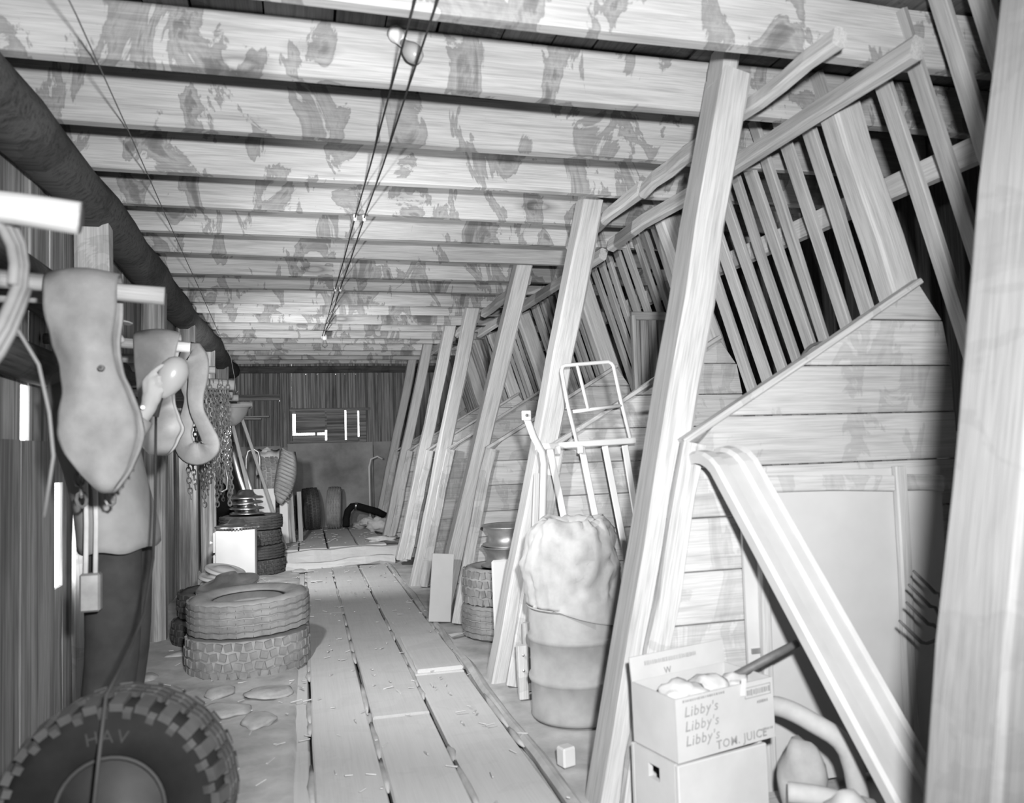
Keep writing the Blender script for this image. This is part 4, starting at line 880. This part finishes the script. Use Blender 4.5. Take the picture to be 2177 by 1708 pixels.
sb = obj('propped_sheet', MB().box((0, 0, 0.262), (0.30, 0.02, 0.52)), 'white', None, T((1.165, 4.36, 0.002)) @ RX(-0.05), bevel=0.01); tag(sb, 'white enamel sheet standing before the stacked tires with rims', 'panel')
tc = thing('tin_can', 'small pale open tin on the dirt at the foot of the post by the drum', 'tin', (0.905, 2.80, 0.0))
obj('can', MB().box((0, 0, 0.035), (0.055, 0.05, 0.07)), 'white', tc, T((0.905, 2.80, 0.0)) @ RZ(0.3), bevel=0.006)

# ================================================================ right-hand stall: framed sheet, chute, fork, carton and crate
fp = thing('framed_sheet', 'large pale sheet with wooden battens leaning on the stall partition', 'panel', (1.75, 2.36, 0.0))
obj('sheet', MB().box((1.80, 2.372, 0.53), (0.80, 0.012, 1.02)), 'sheet', fp)
timber('batten', (1.455, 2.352, 0.0), (1.465, 2.352, 1.06), 0.035, 0.026, 'post', fp, nz=(0, -1, 0), nseg=3); timber('batten', (2.005, 2.352, 0.0), (2.015, 2.352, 1.045), 0.045, 0.026, 'post', fp, nz=(0, -1, 0), nseg=3)
timber('top_rail', (1.48, 2.356, 1.005), (1.99, 2.356, 0.99), 0.055, 0.016, 'plank', fp, nz=(0, -1, 0), nseg=2); timber('top_rail', (2.03, 2.356, 0.99), (2.20, 2.356, 0.98), 0.055, 0.016, 'plank', fp, nz=(0, -1, 0), nseg=2)
rl = thing('latch_rod', 'pair of thin dark rods with a latch hanging on the partition behind the carton', 'rod', (1.44, 2.37, 0.36))
for dx in (0, 0.022):
    mb = MB(); mb.tube([(1.425 + dx, 2.37, 0.72), (1.432 + dx, 2.37, 0.45), (1.437 + dx, 2.37, 0.37)], 0.0035, 6); obj('rod', mb, 'black', rl)
obj('latch', MB().box((1.436, 2.364, 0.462), (0.05, 0.012, 0.016)), 'tin', rl)
# chute: trough swept down its length, the upper end curled over the partition
ct = MB(); rows = []
cs = [(-.088, -.012), (-.090, 0.018), (-.080, .026), (-.046, .024), (-.038, .010), (0.018, .010), (0.026, .024), (0.052, .026), (0.058, .012), (.078, .012), (.084, .026), (.092, .018), (.090, -.012)]
A0 = Vector((1.325, 2.275, 1.070)); A1 = Vector((1.570, 1.68, 0.02)); dv = (A1 - A0).normalized(); sd = Vector((0.985, 0.17, 0)); sd = (sd - dv * dv.dot(sd)).normalized(); nr = sd.cross(dv)
if nr.y > 0: nr = -nr
path = []
for i in range(9): path.append((A1 + (A0 - A1) * (i / 8), nr.copy()))
c0 = A0.copy(); ang = 0
for i in range(4):
    ang += 0.30; d2 = Matrix.Rotation(-ang, 3, sd) @ (-dv) if (Matrix.Rotation(-0.3, 3, sd) @ (-dv)).y > (-dv).y else Matrix.Rotation(ang, 3, sd) @ (-dv)
    c0 = c0 + d2 * 0.028; n2 = sd.cross(-d2); n2 = -n2 if n2.dot(nr) < 0 and i < 5 else n2; path.append((c0.copy(), n2))
for c, n_ in path: rows.append([c + sd * u + n_ * v for (u, v) in cs])
ct.grid(rows); cho = tag(obj('chute', ct, 'tin', None, smooth=False, solid=0.004), 'long ribbed metal chute leaning from the floor to the partition top', 'chute')
cho.data.materials.clear(); cho.data.materials.append(plain('painted_metal', 0.50, 0.12, 5.0, 0.5))
pf = thing('pitchfork', 'iron pitchfork leaning tines up by the framed sheet', 'pitchfork', (2.2, 1.7, 0))
hd_ = Vector((1.955, 2.17, 0.54))
for k, (ox, oz, oy) in enumerate(((0.0, 0.0, 0.0), (-0.03, -0.055, 0.0), (0.03, 0.05, 0.02), (0.06, 0.09, 0.03))):
    mb = MB(); p = hd_ + Vector((ox, oy, oz)); mb.tube([p + Vector((-0.115, -0.02, 0.085)), p + Vector((-0.06, -0.015, 0.035)), p + Vector((-0.02, 0.0, 0.005)), p, hd_ + Vector((0.03, -0.03, -0.03))], [0.004, 0.006, 0.0065, 0.0065, 0.007], 7); obj('tine', mb, 'iron', pf, smooth=True)
timber('handle', hd_ + Vector((0.02, -0.02, -0.02)), (2.42, 1.50, 0.02), 0.030, 0.030, 'slat', pf, nz=(0, 0, 1), nseg=4, cham=0.009)
# wooden crate and the tomato juice carton on it
ux = Vector((0.975, 0.22, 0)).normalized(); uy = Vector((-ux.y, ux.x, 0))
def rect_mat(o, z): return Matrix(((ux.x, uy.x, 0, o[0]), (ux.y, uy.y, 0, o[1]), (0, 0, 1, z), (0, 0, 0, 1)))
Mc = rect_mat((0.985, 2.055), 0.0)
cr = thing('wooden_crate', 'pale box with a hand hole under the juice carton', 'crate', (1.15, 2.15, 0)); CL, CW, CH = 0.33, 0.22, 0.262
for name, c, d in (('front_side', (CL / 2, 0.008, CH / 2), (CL, 0.016, CH)), ('back_side', (CL / 2, CW - 0.008, CH / 2), (CL, 0.016, CH)), ('end_panel', (CL - 0.008, CW / 2, CH / 2), (0.016, CW - 0.034, CH)), ('bottom', (CL / 2, CW / 2, 0.01), (CL - .034, CW - .034, 0.016))): obj(name, MB().box(c, d), 'card', cr, Mc, bevel=0.003)
he = MB()                                                           # end with a hand hole
for c, d in (((0.008, CW / 2, 0.095), (0.016, CW - .034, 0.19)), ((0.008, CW / 2, CH - 0.016), (0.016, CW - .034, 0.032)), ((0.008, CW * .23, CH - .052), (0.016, CW * .46 - .034, 0.04)), ((0.008, CW * .77, CH - .052), (0.016, CW * .46 - .034, 0.04))): he.box(c, d)
obj('end_panel', he, 'card', cr, Mc)
BX, BY, BZ = 0.365, 0.205, 0.174; z0 = 0.266
Mb = rect_mat((0.990, 2.062), z0) @ RX(0.0) @ RY(-0.015)
bx = thing('juice_carton', 'open cardboard carton printed with juice lettering, standing on a crate', 'carton', (1.15, 2.15, z0))
th = 0.005
obj('front_side', MB().box((BX / 2, th / 2, BZ / 2), (BX, th, BZ)), 'card', bx, Mb); obj('left_side', MB().box((th / 2, BY / 2, BZ / 2), (th, BY - 2 * th, BZ)), 'card', bx, Mb)
obj('right_side', MB().box((BX - th / 2, BY / 2, BZ / 2), (th, BY - 2 * th, BZ)), 'card', bx, Mb); obj('back_side', MB().box((BX / 2, BY - th / 2, BZ / 2), (BX, th, BZ)), 'card', bx, Mb)
obj('bottom', MB().box((BX / 2, BY / 2, th / 2), (BX - .012, BY - .012, th)), 'card', bx, Mb)
obj('back_flap', MB().box((BX / 2, 0, 0.035), (BX, th, 0.07)), 'card', bx, Mb @ T((0, BY - th / 2, BZ)) @ RX(-0.12))
Mf = Mb @ RX(PI / 2)                                                # x right, y up on the front face, z out of it
def ftext(t, size, x, z, shear=0.0, sx=1.0, bold=False): letters(t, size, Mf @ T((x, z, 0.0006)), 'print', bx, 'lettering', shear, 0.0006, bold, sx)
M['faint'] = plain('faded_ink', 0.40, 0.15, 10.0, 0.9); M['print'] = plain('ink', 0.30, 0.15, 10.0, 0.9)
for k in range(3): ftext("Libby's", 0.040, 0.028, 0.120 - 0.040 * k, 0.15)
ftext('TOM. JUICE', 0.034, 0.138, 0.010, 0.0, 1.0, True)
def smudge(x0, z, L, h, Mq, mat='print'):                           # lines of print too blurred to read
    mb = MB(); x = x0
    while x < x0 + L:
        wq = rnd(0.003, 0.007); mb.box((x + wq / 2, z + h / 2, 0.0004), (wq, h * rnd(.75, 1), 0.0008)); x += wq + rnd(0.0015, 0.004)
    obj('faded_print', mb, mat, bx, Mq)
smudge(0.025, 0.160, 0.15, 0.007, Mf); smudge(0.300, 0.108, 0.045, 0.009, Mf); smudge(0.310, 0.026, 0.045, 0.007, Mf)
obj('stamp_frame', MB().box((0.305, 0.143 + 0.016, 0.0), (0.10, 0.002, 0.0014)).box((0.305, 0.143 - 0.014, 0.0), (0.10, 0.002, 0.0014)).box((0.255, 0.144, 0.0), (0.002, 0.032, 0.0014)).box((0.355, 0.144, 0.0), (0.002, 0.032, 0.0014)), 'print', bx, Mf)
smudge(0.262, 0.135, 0.085, 0.018, Mf)
lt = MB().box((0, 0, 0), (0.018, 0.002, 0.05)); obj('paper_tag', lt, 'white', bx, Mb @ T((0.248, -0.003, 0.165)) @ RY(0.15))
Mk = Mb @ T((0, BY - th - 0.0005, BZ)) @ RX(-0.12) @ RX(PI / 2)
smudge(0.05, 0.040, 0.20, 0.013, Mk @ T((0, 0, 0.003)), 'faint'); letters('W', 0.026, Mk @ T((0.12, 0.006, 0.003)), 'print', bx, 'lettering', 0, 0.0004, True)
for k, (x, y, r) in enumerate(((0.10, 0.10, 0.07), (0.21, 0.11, 0.06), (0.29, 0.085, 0.045))): tag(lump('rag', r, r * .9, r * .6, 'cloth', None, Mb @ T((x, y, 0.145)), 3, 0.5, 3.5, k * 2.2 + 1), ['crumpled pale rag in the carton', 'pale rag in the middle of the carton', 'small rag wad at the corner of the carton'][k], 'rag', 'rags in the carton')
tl = MB(); pa = Mb @ Vector((0.27, 0.12, 0.14)); pb = Vector((1.475, 2.20, 0.52)); tl.tube([pa, pa.lerp(pb, .6), pb], [0.013, 0.014, 0.012], 10)
tag(obj('tool_handle', tl, 'iron', None, smooth=True), 'dark metal tool handle sticking out of the carton', 'tool')
# scrap heaped behind the carton
def tubing(pts, r, lab, mat='canvas', name='hose'):
    P = [Vector(p) for p in pts]; out = []
    for i in range(len(P) - 1):
        a, b, c, d = P[max(i - 1, 0)], P[i], P[i + 1], P[min(i + 2, len(P) - 1)]
        for t in (0, .25, .5, .75): out.append(0.5 * (2 * b + (c - a) * t + (2 * a - 5 * b + 4 * c - d) * t * t + (3 * b - a - 3 * c + d) * t ** 3))
    out.append(P[-1]); mb = MB(); mb.tube(out, r, 12); return tag(obj(name, mb, mat, None, smooth=True), lab, name.replace('_', ' '))
tubing([(1.385, 2.29, 0.30), (1.40, 2.20, 0.335), (1.46, 2.12, 0.305), (1.53, 2.06, 0.235), (1.56, 2.05, 0.02)], 0.030, 'thick pale hose arching down behind the carton', 'canvas', 'thick_hose')
tubing([(1.30, 2.02, 0.165), (1.38, 1.97, 0.16), (1.46, 1.93, 0.13), (1.54, 1.90, 0.04)], 0.028, 'short thick hose lying across the scrap beside the crate', 'canvas', 'thick_hose')
tag(lump('boot', 0.065, 0.07, 0.12, 'rubber', None, T((1.40, 2.10, 0.165)), 3, 0.3, 2.5, 5.0), 'dusty rounded rubber boot top behind the carton', 'boot')
tag(lump('sack', 0.13, 0.10, 0.15, 'canvas', None, T((1.32, 1.76, 0.130)) @ RZ(0.4), 3, 0.45, 2.5, 9.0), 'stiff canvas sack slumped under the chute', 'sack')
tag(obj('wooden_block', MB().box((1.42, 2.24, 0.02), (0.22, 0.12, 0.04)), 'plank', None, bevel=0.004), 'flat wooden block on the floor behind the scrap', 'block')
# loop of strap hanging over the partition cap
tubing([(1.70, 2.42, 1.36), (1.72, 2.46, 1.43), (1.78, 2.48, 1.485), (1.86, 2.49, 1.50), (1.90, 2.47, 1.49)], 0.006, 'thin bent strap arching over the cap of the partition', 'rope', 'strap')
# old door of vertical boards standing in the second stall
od = thing('plank_door', 'weathered old door of vertical boards standing behind the white rack', 'door', (1.98, 4.35, 1.0))
for k in range(4): timber('board', (1.90 + 0.055 * k, 4.30, 0.9), (1.90 + 0.055 * k, 4.30, 1.915), 0.053, 0.025, 'wall', od, nz=(0, -1, 0), nseg=2, jit=0.001)
timber('ledge', (1.87, 4.28, 1.90), (2.09, 4.28, 1.90), 0.05, 0.02, 'slat', od, nz=(0, -1, 0), nseg=1)
timber('edge_board', (1.885, 4.275, 0.9), (1.885, 4.275, 1.90), 0.025, 0.03, 'slat', od, nz=(0, -1, 0), nseg=1)

# ================================================================ wiring on the ceiling
def wire(pts, r, lab, mat='black'):
    mb = MB(); mb.tube(pts, r, 6); return tag(obj('electric_wire', mb, mat, None, smooth=True), lab, 'wire', 'wires along the ceiling')
def cable(x0, x1, lab):
    ys = [1.6, 2.3, 2.62, 3.3, 4.05, 5.0, 5.9, 7.1, 8.38]
    wire([(x0 + (x1 - x0) * (y - 1.6) / 6.8, y, 2.362 - (0.012 if y in (3.3, 5.0, 7.1) else 0)) for y in ys], 0.0035, lab)
cable(0.318, 0.215, 'knob-and-tube wire on the side of the hanging chains'); cable(0.380, 0.235, 'knob-and-tube wire on the side of the leaning posts')
for k, (x, y) in enumerate(((0.281, 4.05), (0.327, 4.05), (0.253, 5.9), (0.288, 5.9), (0.215, 8.38), (0.235, 8.40))):
    lab = 'white porcelain insulator of the ' + ('chain-side' if k % 2 == 0 else 'post-side') + ' ceiling wire, ' + ('nearest the socketed bulb', 'at the middle pair', 'beside the distant bulb')[k // 2]
    t = thing('insulator', lab, 'insulator', (x, y + 0.06, 2.37), group='porcelain insulators')
    obj('body', MB().lathe([(0.0, -0.030), (0.008, -0.028), (0.010, -0.018), (0.007, -0.013), (0.011, -0.008), (0.011, 0.004), (0, 0.006)], 12), 'porcelain', t, T((x, y + 0.06, 2.374)), smooth=True)
lb = thing('light_bulb', 'bare light bulb in a white porcelain socket on a joist', 'light bulb', (0.33, 2.59, 2.53))
dirb = Vector((0.045, -0.055, -0.085)).normalized(); Mz = T((0.330, 2.585, 2.535)) @ dirb.to_track_quat('Z', 'Y').to_matrix().to_4x4()
obj('socket', MB().lathe([(0.0, -0.03), (0.026, -0.03), (0.028, -0.01), (0.020, 0.012), (0.017, 0.035), (0.0, 0.035)], 20), 'porcelain', lb, Mz, smooth=True)
obj('glass', MB().lathe([(0.013, 0.030), (0.014, 0.045), (0.022, 0.065), (0.030, 0.085), (0.032, 0.105), (0.026, 0.125), (0.013, 0.137), (0.0, 0.140)], 24), 'bulb', lb, Mz, smooth=True)
lb2 = thing('light_bulb', 'distant bare bulb where the ceiling wires end', 'light bulb', (0.24, 8.45, 2.33))
obj('socket', MB().lathe([(0.0, 0.03), (0.03, 0.03), (0.026, 0.0), (0.02, -0.02), (0, -0.02)], 14), 'porcelain', lb2, T((0.24, 8.42, 2.345)), smooth=True)
obj('glass', MB().lathe([(0.012, -0.02), (0.03, -0.06), (0.03, -0.08), (0.0, -0.105)], 16), 'glass', lb2, T((0.24, 8.42, 2.345)), smooth=True)
wire([(-0.57, 1.9, 2.355), (-0.575, 2.31, 2.355), (-0.60, 3.2, 2.345), (-0.63, 4.12, 2.335), (-0.65, 5.5, 2.28), (-0.64, 6.6, 2.16), (-0.60, 7.4, 2.02), (-0.585, 7.6, 1.85), (-0.58, 7.6, 1.75), (-0.57, 7.58, 1.72), (-0.555, 7.57, 1.74)], 0.0022, 'thin sagging wire with a hooked end under the joists', 'rope')
